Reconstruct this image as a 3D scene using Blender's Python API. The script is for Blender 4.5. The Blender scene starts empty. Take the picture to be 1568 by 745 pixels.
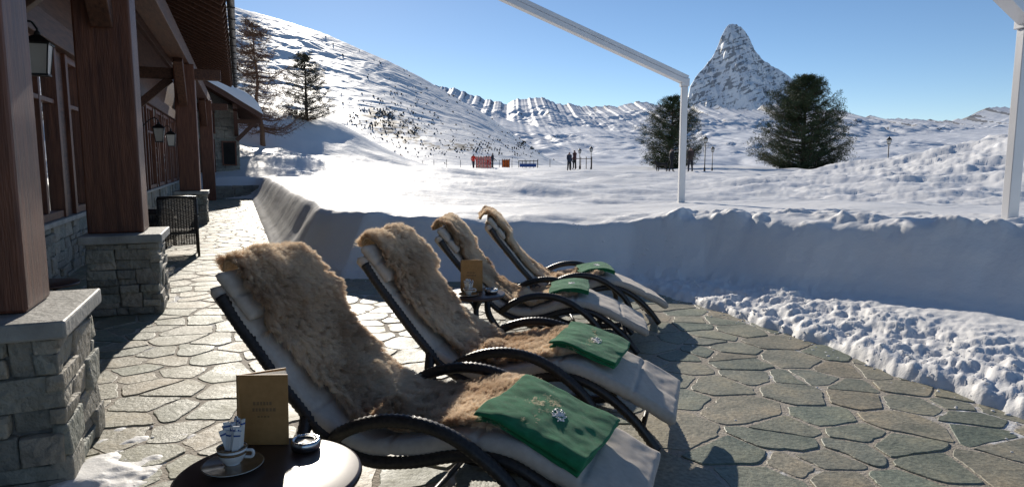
import bpy, bmesh, math, random
import numpy as np
from mathutils import Vector, Matrix, noise
random.seed(7); rng=np.random.default_rng(7)
scene=bpy.context.scene
COL=scene.collection
PHI=math.radians(21.6)          # direction of the chalet front
CP,SP=math.cos(PHI),math.sin(PHI)
def bl(a,k,z=0.0): return Vector((a*CP-k*SP, a*SP+k*CP, z))
# ------------------------------------------------------------------ materials
M={}
def nt(name):
    m=bpy.data.materials.new(name); m.use_nodes=True
    t=m.node_tree; return m,t,t.nodes['Principled BSDF'],t.nodes,t.links
def ramp(n,stops,interp='LINEAR'):
    r=n.new('ShaderNodeValToRGB'); cr=r.color_ramp; cr.interpolation=interp
    while len(cr.elements)<len(stops): cr.elements.new(0.5)
    for e,(p,c) in zip(cr.elements,stops): e.position=p; e.color=(c[0],c[1],c[2],1)
    return r
def mat(name,c1,c2=None,rough=0.6,scale=8,stretch=(1,1,1),bump=0.2,bscale=None,dist=0.01,metal=0,attr=None,attrcols=None,detail=6,sheen=0,contrast=(0.3,0.7),spec=None):
    m,t,b,n,l=nt(name)
    c2=c2 or tuple(min(1,x*1.3) for x in c1)
    tc=n.new('ShaderNodeTexCoord'); mp=n.new('ShaderNodeMapping'); mp.inputs['Scale'].default_value=stretch
    l.new(tc.outputs['Object'],mp.inputs[0])
    nz=n.new('ShaderNodeTexNoise'); nz.inputs['Scale'].default_value=scale; nz.inputs['Detail'].default_value=detail
    l.new(mp.outputs[0],nz.inputs['Vector'])
    r=ramp(n,[(contrast[0],c1),(contrast[1],c2)]); l.new(nz.outputs['Fac'],r.inputs[0])
    out=r.outputs[0]
    if attr:
        at=n.new('ShaderNodeAttribute'); at.attribute_name=attr
        k=len(attrcols); r2=ramp(n,[(i/(k-1),c) for i,c in enumerate(attrcols)]); l.new(at.outputs['Fac'],r2.inputs[0])
        mx=n.new('ShaderNodeMix'); mx.data_type='RGBA'; mx.inputs[0].default_value=0.6
        l.new(out,mx.inputs[6]); l.new(r2.outputs[0],mx.inputs[7]); out=mx.outputs[2]
    l.new(out,b.inputs['Base Color'])
    b.inputs['Roughness'].default_value=rough; b.inputs['Metallic'].default_value=metal
    if spec is not None: b.inputs['Specular IOR Level'].default_value=spec
    if sheen: b.inputs['Sheen Weight'].default_value=sheen
    if bump:
        n2=n.new('ShaderNodeTexNoise'); n2.inputs['Scale'].default_value=bscale or scale*3; n2.inputs['Detail'].default_value=8
        l.new(mp.outputs[0],n2.inputs['Vector'])
        bp=n.new('ShaderNodeBump'); bp.inputs['Strength'].default_value=bump; bp.inputs['Distance'].default_value=dist
        l.new(n2.outputs['Fac'],bp.inputs['Height']); l.new(bp.outputs[0],b.inputs['Normal'])
    return m
M['wood']=mat('dark_red_timber',(.075,.024,.013),(.20,.075,.038),.5,5,(6,6,.5),.5,18,.01)
M['woodh']=mat('dark_timber_boards',(.05,.022,.015),(.14,.062,.036),.6,5,(6,.5,6),.5,18,.01)
M['stone']=mat('wall_stone',(.15,.15,.135),(.46,.44,.38),.7,7,(1,1,1),1.0,22,.035,attr='var',attrcols=[(.15,.16,.14),(.42,.38,.31),(.24,.27,.23),(.52,.45,.35),(.20,.20,.17),(.34,.30,.24)])
M['slab']=mat('stone_slab',(.26,.26,.24),(.46,.45,.42),.6,5,(1,1,1),.5,25,.015)
M['mortar']=mat('mortar',(.12,.12,.11),(.24,.23,.21),.9,20,bump=.6)
M['cushion']=mat('beige_canvas',(.52,.435,.355),(.60,.515,.43),.85,40,bump=.35,bscale=420,dist=.002,sheen=.2)
M['rattan']=mat('dark_rattan',(.018,.014,.012),(.05,.04,.035),.38,60,bump=.4,bscale=160,dist=.004)
M['towel']=mat('green_terry',(.008,.15,.05),(.014,.24,.085),.95,30,bump=1.0,bscale=300,dist=.004,sheen=.15)
M['white']=mat('white_paint',(.72,.72,.72),(.8,.8,.8),.4,3,bump=.05)
M['alu']=mat('powder_coated_aluminium',(.66,.66,.67),(.72,.72,.73),.35,3,bump=.03,metal=.2)
M['table']=mat('dark_brown_tabletop',(.045,.022,.016),(.07,.036,.028),.34,30,bump=.06,bscale=90,dist=.001)
M['steel']=mat('brushed_steel',(.5,.5,.5),(.65,.65,.65),.25,40,bump=.05,metal=1)
M['menu']=mat('ochre_menu_cover',(.42,.21,.065),(.50,.26,.09),.55,40,bump=.3,bscale=200,dist=.001)
M['page']=mat('paper',(.7,.66,.58),(.78,.74,.66),.8,40,bump=.1)
M['china']=mat('white_china',(.75,.73,.7),(.8,.79,.76),.15,5,bump=0)
M['chinabrown']=mat('china_brown_glaze',(.22,.13,.06),(.3,.18,.09),.2,5,bump=0)
M['dark']=mat('black_metal',(.012,.012,.012),(.03,.03,.03),.5,20,bump=.2)
M['frost']=mat('frosted_glass',(.62,.60,.55),(.7,.68,.62),.25,4,bump=0)
M['curtain']=mat('cream_curtain',(.60,.55,.46),(.7,.65,.56),.9,20,bump=.2)
M['hide']=mat('sheepskin_hide',(.36,.25,.16),(.52,.39,.26),.95,30,bump=.8,bscale=120)
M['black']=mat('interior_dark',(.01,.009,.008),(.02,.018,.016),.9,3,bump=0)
M['orange']=mat('orange_cloth',(.65,.14,.02),(.75,.2,.03),.7,10,bump=.1)
M['red']=mat('red_net',(.65,.03,.02),(.8,.06,.03),.7,10,bump=.1)
M['blue']=mat('blue_cloth',(.03,.08,.25),(.04,.1,.32),.7,10,bump=.1)
M['bark']=mat('bark',(.05,.032,.02),(.14,.09,.06),.9,12,(3,3,.6),.8,30,.03)
M['twig']=mat('larch_twigs',(.15,.08,.045),(.25,.14,.08),.9,12,bump=0)
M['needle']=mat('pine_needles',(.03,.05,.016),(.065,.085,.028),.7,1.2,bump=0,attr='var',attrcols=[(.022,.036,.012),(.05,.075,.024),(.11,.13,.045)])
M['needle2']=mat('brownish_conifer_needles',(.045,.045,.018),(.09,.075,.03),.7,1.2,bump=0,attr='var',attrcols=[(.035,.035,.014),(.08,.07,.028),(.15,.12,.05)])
M['shrub']=mat('hill_shrubs',(.045,.042,.03),(.09,.075,.05),.9,.5,bump=0)
def glassmat():
    m,t,b,n,l=nt('window_glass'); o=n['Material Output']
    tr=n.new('ShaderNodeBsdfTransparent'); tr.inputs[0].default_value=(.85,.88,.88,1)
    g=n.new('ShaderNodeBsdfGlossy'); g.inputs['Roughness'].default_value=.03
    f=n.new('ShaderNodeFresnel'); f.inputs[0].default_value=1.6
    mx=n.new('ShaderNodeMixShader'); l.new(f.outputs[0],mx.inputs[0]); l.new(tr.outputs[0],mx.inputs[1]); l.new(g.outputs[0],mx.inputs[2]); l.new(mx.outputs[0],o.inputs[0]); return m
M['glass']=glassmat()
def snowmat(name,scales,rock=None,rockcols=None,base=((.87,.86,.85),(.925,.91,.885)),nscale=.4,rn=8):
    m,t,b,n,l=nt(name)
    tc=n.new('ShaderNodeTexCoord')
    nz=n.new('ShaderNodeTexNoise'); nz.inputs['Scale'].default_value=nscale; nz.inputs['Detail'].default_value=6
    l.new(tc.outputs['Object'],nz.inputs['Vector'])
    r=ramp(n,[(.35,base[0]),(.65,base[1])]); l.new(nz.outputs[0],r.inputs[0]); out=r.outputs[0]
    if rock:
        at=n.new('ShaderNodeAttribute'); at.attribute_name='rock'
        rz=n.new('ShaderNodeTexNoise'); rz.inputs['Scale'].default_value=rn; rz.inputs['Detail'].default_value=12; rz.inputs['Roughness'].default_value=.68
        l.new(tc.outputs['Object'],rz.inputs['Vector'])
        ad=n.new('ShaderNodeMath'); ad.operation='ADD'; l.new(at.outputs['Fac'],ad.inputs[0]); l.new(rz.outputs['Fac'],ad.inputs[1])
        sc=n.new('ShaderNodeMath'); sc.operation='MULTIPLY'; sc.inputs[1].default_value=.9; l.new(ad.outputs[0],sc.inputs[0])
        rr=ramp(n,[(.87,(0,0,0)),(.94,(1,1,1))]); l.new(sc.outputs[0],rr.inputs[0])
        rc=ramp(n,[(.35,rockcols[0]),(.65,rockcols[1])]); l.new(rz.outputs['Fac'],rc.inputs[0])
        mx=n.new('ShaderNodeMix'); mx.data_type='RGBA'; l.new(rr.outputs[0],mx.inputs[0]); l.new(out,mx.inputs[6]); l.new(rc.outputs[0],mx.inputs[7]); out=mx.outputs[2]
    l.new(out,b.inputs['Base Color']); b.inputs['Roughness'].default_value=.6; b.inputs['Specular IOR Level'].default_value=.25
    prev=None
    for s,st,d in scales:
        z=n.new('ShaderNodeTexNoise'); z.inputs['Scale'].default_value=s; z.inputs['Detail'].default_value=5; l.new(tc.outputs['Object'],z.inputs['Vector'])
        bp=n.new('ShaderNodeBump'); bp.inputs['Strength'].default_value=st; bp.inputs['Distance'].default_value=d
        l.new(z.outputs['Fac'],bp.inputs['Height'])
        if prev: l.new(prev,bp.inputs['Normal'])
        prev=bp.outputs[0]
    if prev: l.new(prev,b.inputs['Normal'])
    return m
M['snow']=snowmat('snow',[(1.3,.35,.12),(7,.45,.025),(70,.5,.004)])
M['hill']=snowmat('hill_snow',[(.05,.22,3.0),(.4,.3,.5)],True,((.06,.05,.042),(.17,.145,.12)),nscale=.02,rn=.22)
M['mtn']=snowmat('alpine_snow_and_rock',[(.008,.3,18),(.04,.35,4)],True,((.17,.18,.20),(.32,.32,.33)),nscale=.004,rn=.02,base=((.78,.80,.84),(.86,.87,.89)))  # rock colours lightened and blued: distance haze painted into the material
M['matter']=snowmat('matterhorn_snow_and_rock',[(.01,.5,18),(.04,.5,4)],True,((.19,.205,.23),(.35,.355,.37)),nscale=.004,rn=.014,base=((.80,.82,.86),(.89,.90,.91)))  # aerial haze is put into the pale bluish rock colours here too
def flagmat():
    m,t,b,n,l=nt('flagstone')
    tc=n.new('ShaderNodeTexCoord'); at=n.new('ShaderNodeAttribute'); at.attribute_name='var'
    r=ramp(n,[(0,(.19,.22,.175)),(.17,(.36,.33,.265)),(.34,(.23,.265,.21)),(.5,(.42,.365,.28)),(.67,(.27,.30,.24)),(.84,(.37,.315,.235)),(1,(.29,.30,.25))]); l.new(at.outputs['Fac'],r.inputs[0])
    nz=n.new('ShaderNodeTexNoise'); nz.inputs['Scale'].default_value=3.0; nz.inputs['Detail'].default_value=10; nz.inputs['Roughness'].default_value=.68; l.new(tc.outputs['Object'],nz.inputs['Vector'])
    r2=ramp(n,[(.3,(.58,.63,.55)),(.5,(.95,.96,.90)),(.72,(1.32,1.2,1.02))]); l.new(nz.outputs[0],r2.inputs[0])
    mx=n.new('ShaderNodeMix'); mx.data_type='RGBA'; mx.blend_type='MULTIPLY'; mx.inputs[0].default_value=1; l.new(r.outputs[0],mx.inputs[6]); l.new(r2.outputs[0],mx.inputs[7])
    n3=n.new('ShaderNodeTexNoise'); n3.inputs['Scale'].default_value=38; n3.inputs['Detail'].default_value=8; l.new(tc.outputs['Object'],n3.inputs['Vector'])
    r3=ramp(n,[(.35,(.68,.68,.68)),(.65,(1.15,1.15,1.15))]); l.new(n3.outputs[0],r3.inputs[0])
    m2=n.new('ShaderNodeMix'); m2.data_type='RGBA'; m2.blend_type='MULTIPLY'; m2.inputs[0].default_value=1; l.new(mx.outputs[2],m2.inputs[6]); l.new(r3.outputs[0],m2.inputs[7])
    l.new(m2.outputs[2],b.inputs['Base Color'])
    rr=ramp(n,[(.3,(.44,)*3),(.7,(.70,)*3)]); l.new(nz.outputs[0],rr.inputs[0]); l.new(rr.outputs[0],b.inputs['Roughness'])
    b1=n.new('ShaderNodeBump'); b1.inputs['Strength'].default_value=.5; b1.inputs['Distance'].default_value=.03; l.new(nz.outputs[0],b1.inputs['Height'])
    b2=n.new('ShaderNodeBump'); b2.inputs['Strength'].default_value=.5; b2.inputs['Distance'].default_value=.007; l.new(n3.outputs[0],b2.inputs['Height']); l.new(b1.outputs[0],b2.inputs['Normal'])
    l.new(b2.outputs[0],b.inputs['Normal']); return m
M['flag']=flagmat()
def jointmat():
    m,t,b,n,l=nt('paving_joint')
    tc=n.new('ShaderNodeTexCoord'); nz=n.new('ShaderNodeTexNoise'); nz.inputs['Scale'].default_value=1.1; nz.inputs['Detail'].default_value=10; nz.inputs['Roughness'].default_value=.7
    l.new(tc.outputs['Object'],nz.inputs['Vector'])
    r=ramp(n,[(.3,(.30,.26,.20)),(.56,(.46,.41,.34)),(.62,(.75,.75,.75)),(.8,(.82,.82,.82))]); l.new(nz.outputs[0],r.inputs[0]); l.new(r.outputs[0],b.inputs['Base Color'])
    b.inputs['Roughness'].default_value=.85
    bp=n.new('ShaderNodeBump'); bp.inputs['Strength'].default_value=.8; bp.inputs['Distance'].default_value=.01
    n2=n.new('ShaderNodeTexNoise'); n2.inputs['Scale'].default_value=60; l.new(tc.outputs['Object'],n2.inputs['Vector']); l.new(n2.outputs[0],bp.inputs['Height']); l.new(bp.outputs[0],b.inputs['Normal']); return m
M['joint']=jointmat()
def furmat():
    m,t,b,n,l=nt('sheepskin_fur'); o=n['Material Output']
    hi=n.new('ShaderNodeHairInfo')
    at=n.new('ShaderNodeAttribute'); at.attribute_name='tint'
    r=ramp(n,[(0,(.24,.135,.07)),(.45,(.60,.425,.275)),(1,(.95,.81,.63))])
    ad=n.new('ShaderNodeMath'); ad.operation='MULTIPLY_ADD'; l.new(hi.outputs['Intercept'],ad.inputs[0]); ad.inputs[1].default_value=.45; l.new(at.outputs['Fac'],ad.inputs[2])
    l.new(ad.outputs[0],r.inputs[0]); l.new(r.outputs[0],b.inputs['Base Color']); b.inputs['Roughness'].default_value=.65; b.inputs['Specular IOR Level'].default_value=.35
    tr=n.new('ShaderNodeBsdfTranslucent'); l.new(r.outputs[0],tr.inputs[0])
    mx=n.new('ShaderNodeMixShader'); mx.inputs[0].default_value=.5; l.new(b.outputs[0],mx.inputs[1]); l.new(tr.outputs[0],mx.inputs[2]); l.new(mx.outputs[0],o.inputs[0]); return m
M['fur']=furmat()
# ------------------------------------------------------------------ geometry helpers
def empty(name,mw=None):
    e=bpy.data.objects.new(name,None); e.empty_display_size=.2; COL.objects.link(e)
    if mw is not None: e.matrix_world=mw
    return e
def link(me,name,parent=None,mw=None):
    o=bpy.data.objects.new(name,me); COL.objects.link(o)
    if parent is not None: o.parent=parent
    if mw is not None: o.matrix_world=mw
    return o
_t=bmesh.new(); bmesh.ops.create_cube(_t,size=1); bmesh.ops.bevel(_t,geom=list(_t.edges),offset=.07,segments=2,affect='EDGES',profile=.6)
TV=[tuple(v.co) for v in _t.verts]; _t.verts.index_update(); TF=[[v.index for v in f.verts] for f in _t.faces]; _t.free()
class G:
    def __init__(s): s.v=[];s.f=[];s.var=[];s.mi=[];s.sm=[]
    def add(s,v,f,mi=0,var=None,sm=False):
        o=len(s.v); s.v+= [tuple(p) for p in v]; var=random.random() if var is None else var
        for q in f: s.f.append([i+o for i in q]); s.var.append(var); s.mi.append(mi); s.sm.append(sm)
    def box(s,x0,x1,y0,y1,z0,z1,mi=0,var=None):
        v=[(x,y,z) for z in (z0,z1) for y in (y0,y1) for x in (x0,x1)]
        s.add(v,[(0,2,3,1),(4,5,7,6),(0,1,5,4),(2,6,7,3),(0,4,6,2),(1,3,7,5)],mi,var)
    def beam(s,p,q,w,h,mi=0,up=(0,0,1)):
        p=Vector(p);q=Vector(q);d=(q-p).normalized();sd=d.cross(Vector(up)).normalized();u=sd.cross(d)
        v=[]
        for c in (p,q):
            for a,b in ((-1,-1),(1,-1),(1,1),(-1,1)): v.append(c+sd*a*w/2+u*b*h/2)
        s.add(v,[(3,2,1,0),(4,5,6,7),(0,1,5,4),(1,2,6,5),(2,3,7,6),(3,0,4,7)],mi)
    def stone(s,c,sx,sy,sz,R=None,mi=0):
        j=[[random.uniform(-.08,.08) for _ in range(3)] for _ in range(8)]
        out=[]
        for x,y,z in TV:
            d=[0,0,0]
            for i in range(8):
                w=((.5+x) if i&1 else (.5-x))*((.5+y) if i&2 else (.5-y))*((.5+z) if i&4 else (.5-z))
                for k in range(3): d[k]+=w*j[i][k]
            p=Vector(((x+d[0]*.6)*sx,(y+d[1]*2)*sy,(z+d[2]*1.3)*sz))
            if R is not None: p=R@p
            out.append(Vector(c)+p)
        s.add(out,TF,mi,None,True)
    def tube(s,pts,r,n=8,mi=0,weave=False,cap=True):
        pts=[Vector(p) for p in pts]; N=len(pts); rr=r if hasattr(r,'__len__') else [r]*N
        v=[];f=[]; up=Vector((.13,.97,.21)).normalized()
        for i,p in enumerate(pts):
            d=(pts[min(i+1,N-1)]-pts[max(i-1,0)]).normalized()
            a=d.cross(up)
            if a.length<1e-3: a=d.cross(Vector((1,0,0)))
            a.normalize(); b=d.cross(a)
            for j in range(n):
                t=2*math.pi*j/n; R=rr[i]
                if weave: R*=1+.09*(1 if (i+j)%2 else -1)
                v.append(p+a*math.cos(t)*R+b*math.sin(t)*R)
        for i in range(N-1):
            for j in range(n): f.append((i*n+j,i*n+(j+1)%n,(i+1)*n+(j+1)%n,(i+1)*n+j))
        if cap: f.append(tuple(range(n))[::-1]); f.append(tuple((N-1)*n+j for j in range(n)))
        s.add(v,f,mi,None,True)
    def lathe(s,prof,c,n=40,mi=0):
        c=Vector(c); v=[];f=[]
        for r,z in prof:
            for j in range(n): t=2*math.pi*j/n; v.append(c+Vector((r*math.cos(t),r*math.sin(t),z)))
        for i in range(len(prof)-1):
            for j in range(n): f.append((i*n+j,i*n+(j+1)%n,(i+1)*n+(j+1)%n,(i+1)*n+j))
        f.append(tuple(range(n))[::-1]); f.append(tuple((len(prof)-1)*n+j for j in range(n)))
        s.add(v,f,mi,None,True)
    def build(s,name,mats,parent=None,mw=None,bevel=0,fix=True):
        me=bpy.data.meshes.new(name); me.from_pydata([tuple(p) for p in s.v],[],s.f)
        for m in mats: me.materials.append(m)
        me.polygons.foreach_set('material_index',s.mi); me.polygons.foreach_set('use_smooth',s.sm)
        a=me.attributes.new('var','FLOAT','FACE'); a.data.foreach_set('value',s.var)
        if fix:
            bm=bmesh.new(); bm.from_mesh(me); bmesh.ops.recalc_face_normals(bm,faces=bm.faces); bm.to_mesh(me); bm.free()
        me.update(); o=link(me,name,parent,mw)
        if bevel:
            b=o.modifiers.new('Bevel','BEVEL'); b.width=bevel; b.segments=2; b.limit_method='ANGLE'
        return o
def npmesh(name,V,F,mats,attrs=None,smooth=True,parent=None):
    me=bpy.data.meshes.new(name); V=np.asarray(V,dtype=np.float32); F=np.asarray(F,dtype=np.int32)
    me.vertices.add(len(V)); me.vertices.foreach_set('co',V.ravel())
    k=F.shape[1]; me.loops.add(F.size); me.loops.foreach_set('vertex_index',F.ravel())
    me.polygons.add(len(F)); me.polygons.foreach_set('loop_start',np.arange(0,F.size,k,dtype=np.int32)); 
    me.update(calc_edges=True); me.polygons.foreach_set('use_smooth',np.full(len(F),smooth))
    for m in mats: me.materials.append(m)
    for nm,dom,arr in (attrs or []):
        a=me.attributes.new(nm,'FLOAT',dom); a.data.foreach_set('value',np.asarray(arr,dtype=np.float32).ravel())
    me.validate(); me.update(); return link(me,name,parent)
def catmull(P,n):
    P=[Vector(p) for p in P]; P=[2*P[0]-P[1]]+P+[2*P[-1]-P[-2]]; out=[]
    m=len(P)-3
    for i in range(m):
        for j in range(n):
            t=j/n; a,b,c,d=P[i:i+4]
            out.append(.5*((2*b)+(c-a)*t+(2*a-5*b+4*c-d)*t*t+(-a+3*b-3*c+d)*t**3))
    out.append(P[-2]); return out
def resample(pts,step):
    L=[0]
    for a,b in zip(pts,pts[1:]): L.append(L[-1]+(b-a).length)
    n=max(2,int(L[-1]/step)); A=np.array([tuple(p) for p in pts]); q=np.linspace(0,L[-1],n+1)
    return [Vector((np.interp(x,L,A[:,0]),np.interp(x,L,A[:,1]),np.interp(x,L,A[:,2]))) for x in q]
# ------------------------------------------------------------------ numpy noise
def _h(ix,iy,s):
    n=(ix*374761393+iy*668265263+s*144269504)&0xffffffff
    n=((n^(n>>13))*1274126177)&0xffffffff
    return ((n^(n>>16))&0xffffff)/float(0x1000000)
def pn(x,y,s=0):
    x=np.asarray(x,float);y=np.asarray(y,float)
    ix=np.floor(x).astype(np.int64);iy=np.floor(y).astype(np.int64);fx=x-ix;fy=y-iy
    u=fx*fx*fx*(fx*(fx*6-15)+10);v=fy*fy*fy*(fy*(fy*6-15)+10)
    def g(dx,dy):
        a=_h(ix+dx,iy+dy,s)*2*np.pi; return np.cos(a)*(fx-dx)+np.sin(a)*(fy-dy)
    return ((g(0,0)*(1-u)+g(1,0)*u)*(1-v)+(g(0,1)*(1-u)+g(1,1)*u)*v)*1.4
def fbm(x,y,o=4,s=0,g=.5):
    r=0;a=1
    for i in range(o):
        c_,s_=math.cos(i*.9),math.sin(i*.9); r=r+a*pn((x*c_-y*s_)*2**i,(x*s_+y*c_)*2**i,s+i*17); a*=g
    return r
def ridged(x,y,o=4,s=0,g=.5):
    r=0;a=1
    for i in range(o):
        c_,s_=math.cos(i*.7),math.sin(i*.7); r=r+a*(1-2*np.abs(pn((x*c_-y*s_)*2**i,(x*s_+y*c_)*2**i,s+i*17))); a*=g
    return r
# ------------------------------------------------------------------ terrain
e1=bl(.35,31);e2=bl(-2.3,31.5)
_L0=[(-40,-18)]
_R0=[(.6,8.75),(-1,8.95),(-2.4,9.2),(-3.5,10.2),(-4.3,12),(e1.x,e1.y),(e2.x,e2.y),(-46,14)]
POLY=np.array(_L0+[(7,-18),(5.2,-8),(4.3,-2),(3.75,1.5),(3.3,3.6),(2.75,5.4),(2.15,7.3),(1.6,8.3)]+_R0)       # swept terrace
POLW=np.array(_L0+[(17,-18),(13,-8),(10.5,-1.5),(7.6,1.9),(5.9,4.0),(4.4,5.65),(3.2,7.3),(2.3,8.35),(1.5,8.7)]+_R0)  # line of the cut snow wall
def sdf(x,y,PL=POLY):
    d=np.full(x.shape,1e9); ins=np.zeros(x.shape,bool); n=len(PL)
    for i in range(n):
        ax,ay=PL[i];bx,by=PL[(i+1)%n];ex,ey=bx-ax,by-ay;wx,wy=x-ax,y-ay
        t=np.clip((wx*ex+wy*ey)/(ex*ex+ey*ey),0,1)
        d=np.minimum(d,(wx-ex*t)**2+(wy-ey*t)**2)
        c=((ay>y)!=(by>y)); 
        with np.errstate(divide='ignore',invalid='ignore'): xi=(bx-ax)*(y-ay)/(by-ay if by!=ay else 1e-9)+ax
        ins^=(c&(x<xi))
    d=np.sqrt(d); return np.where(ins,-d,d)
def sst(a,b,x): t=np.clip((x-a)/(b-a),0,1); return t*t*(3-2*t)
def hgt(x,y):
    x=np.asarray(x,float);y=np.asarray(y,float)
    R=np.hypot(x,y)
    sdF=sdf(x,y); sdW=sdf(x,y,POLW)
    near=sst(7,1.5,sdW)
    calm=1-.85*sst(10.5,13,y)*sst(-2.5,-3.8,x)*sst(8,4,sdW)
    right=sst(.9,2.2,x)*sst(10.8,9.2,y)
    sdw=sdW+near*calm*.16*fbm(x*.5,y*.5,2,5,.45)
    sde=sdF+.09*calm*fbm(x*1.3,y*1.3,4,8,.55)
    q=(sdw-.10)/.62
    top=.92+.08*sst(-1,-4,x)+.10*sst(1.5,3.2,x)+.12*sst(3.5,5.5,x)+.05*fbm(x*.4,y*.4,2,21)
    S=np.interp(q,[-.15,0,.2,.45,.68,.84,.95,1.08,1.3],[0,.03,.16,.42,.74,.92,.98,1.0,1.0])
    apron=(.03+.20*right*np.clip(sde/1.4,0,1)**.9)*sst(0,.12,sde)
    lum=np.clip(.5+.55*fbm(x*9,y*9,4,31,.6),0,1)
    lz=sst(0,.15,sde)*(1-sst(.7,1.5,sde)*.8)*(1-sst(-.1,.3,q))
    apron=apron+(.02+.030*right)*lum*lz+right*lz*.045*fbm(x*2.2,y*2.2,3,33)
    env=sst(-.1,.3,q)*(1-sst(1.2,3,q))*calm
    face=env*(.035*fbm(x*1.1,y*1.1,2,41)+.018*right*fbm(x*3.5,y*3.5,3,44))
    lip=.10*right*np.maximum(0,fbm(x*1.9,y*1.9,4,51,.55))*sst(.7,1.0,q)*(1-sst(1.3,3.4,q))+calm*.04*fbm(x*1.2,y*1.2,3,53)*sst(.7,1.0,q)*(1-sst(1.3,3.4,q))
    field=.75+.24*fbm(x*.12,y*.20,4,61,.5)+.10*(ridged(x*.22+.25*y,y*.42,3,63,.42)-.6)*sst(110,20,R)+.025*fbm(x*2.2,y*3.2,3,66,.5)*sst(40,10,R)
    tb=sst(.9,8,sdW)
    h=apron+S*(top*(1-tb)+field*tb-.12-apron*(1-tb))+face+lip
    out=sst(2,8,sdW)
    def gs(cx,cy,rx,ry,a): return a*np.exp(-((x-cx)/rx)**2-((y-cy)/ry)**2)
    h=h+sst(.8,3.,sdW)*(gs(-6.0,20,4.0,4.0,.5)+gs(-2.6,24,4.5,2.2,.4)+gs(-3.4,14,2.0,2.2,.30)+gs(.2,19,3.2,1.6,.22)+gs(4.5,17,4,2,.15))+out*(gs(-16,58,6.5,7,3.2)+gs(-27,52,10,9,4.6)+gs(-35,46,14,14,4)+gs(-12,40,5,4,.8)+gs(-6,33,5,2.5,.3)+gs(-2,46,12,3,.25))
    rb=gs(25,27,9,7.5,2.7)+gs(17,20,6,4,.4)
    h=h+out*rb*(1+.10*fbm(x*.6,y*.6,4,71,.5))+out*np.clip(rb*1.5,0,1)*.075*fbm(x*1.9,y*1.9,5,76,.55)
    h=h+out*sst(4,9,x)*sst(9,14,y)*sst(45,20,y)*.07*fbm(x*1.2,y*1.2,5,75,.55)
    h=np.where(sde<0,np.maximum(-.35,-.05+sde*.5),h-.05+.05*sst(0,.1,sde))
    h=h-sst(110,400,R)*6
    return h
az=np.radians(np.unique(np.concatenate([np.arange(-180,-42,3.),np.arange(-42,-30,.3),np.arange(-30,44,.11),np.arange(44,60,.4),np.arange(60,180,3.)])))
rad=[.8,1.6,2.4]
while rad[-1]<13.5: rad.append(rad[-1]+.036)
while rad[-1]<9000: rad.append(rad[-1]*1.0125 if rad[-1]<200 else rad[-1]*1.05)
rad=np.array(rad); A,Rr=np.meshgrid(az,rad); X=Rr*np.sin(A);Y=Rr*np.cos(A); Z=hgt(X,Y)
na,nr=len(az),len(rad)
idx=np.arange(na*nr).reshape(nr,na); nx=np.roll(idx,-1,axis=1)
F=np.stack([idx[:-1],nx[:-1],nx[1:],idx[1:]],-1).reshape(-1,4)
npmesh('snow_ground',np.stack([X,Y,Z],-1).reshape(-1,3),F,[M['snow']])
def gz(x,y): return float(hgt(np.array([x]),np.array([y]))[0])
# ------------------------------------------------------------------ mountains (tables: metres at 1 km range)
def ridge(name,dist,pts,depth,nxn,nd,amp,gully,matk,seed,rockf,prof=.85,back=.4,jag=0,z0=-8,rid=.5,soft=.35):
    k=dist/1060.; px=np.array([p[0] for p in pts],float);pz=np.array([p[1] for p in pts],float)
    xs=np.linspace(px[0],px[-1],nxn); zs=np.interp(xs,px,pz)
    w=9; ker=np.ones(w)/w; zs=np.convolve(np.pad(zs,w//2,'edge'),ker,'valid')
    xs=xs*k; zs=1.6+zs*k*.985+jag*k*fbm(xs/(k*14),xs*0+seed,5,seed,.6)
    t=np.concatenate([np.linspace(-back,0,12)[:-1],np.linspace(0,1,nd)**1.15])
    Xg,T=np.meshgrid(xs,t); Zc=np.broadcast_to(zs,Xg.shape)
    Yg=dist-depth*T
    m=np.clip(T,0,1); base=np.where(T>=0,z0+(Zc-z0)*(1-m**prof),z0+(Zc-z0)*(1-(-T/back)**1.2*.9))
    env=sst(0,soft,m)*np.clip(1-m,0,1)**.5+.01
    S=k*60
    wx=Xg+S*.5*fbm(Xg/S,Yg/S,3,seed+2); wy=Yg+S*.5*fbm(Xg/S+9,Yg/S,3,seed+3)
    n1=rid*(ridged(wx/S,wy/(S*1.6),5,seed,.42)-1)+(1-rid)*fbm(wx/S,wy/(S*1.5),5,seed+1,.45)
    Zg=base+env*amp*k*n1+env*gully*k*fbm(wx/(S*.3),wy/(S*.7),4,seed+9,.5)
    gy=np.gradient(Zg,axis=0)/(np.gradient(Yg,axis=0)+1e-6); gx=np.gradient(Zg,axis=1)/(np.gradient(Xg,axis=1)+1e-6)
    sl=np.hypot(gx,gy)
    rock=rockf(Xg/k,(Zg-1.6)/k,sl,m)
    n_,m_=Xg.shape; idx=np.arange(n_*m_).reshape(n_,m_)
    F=np.stack([idx[:-1,:-1],idx[1:,:-1],idx[1:,1:],idx[:-1,1:]],-1).reshape(-1,4)[:, ::-1]
    npmesh(name,np.stack([Xg,Yg,Zg],-1).reshape(-1,3),F,[M[matk]],[('rock','POINT',rock)])
    return Xg,Yg,Zg
HD=370
def rk_hill(x,z,sl,m):
    s_=520/(520-HD*m); xx=x*s_; zz=z*s_
    r=1.0*np.exp(-((xx+205)/40)**2-((zz-66)/20)**2)+1.0*np.exp(-((xx+165)/45)**2-((zz-42)/18)**2)+.8*np.exp(-((xx+80)/70)**2-((zz-20)/11)**2)+.5*np.exp(-((xx+60)/40)**2-((zz-45)/12)**2)
    r=np.clip(r,0,1)*(.80+.95*fbm(xx/10,zz/5,5,88,.6))
    return np.clip(r*.78,0,.66)
P=lambda L:[(a-784,245-b) for a,b in L]
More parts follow.
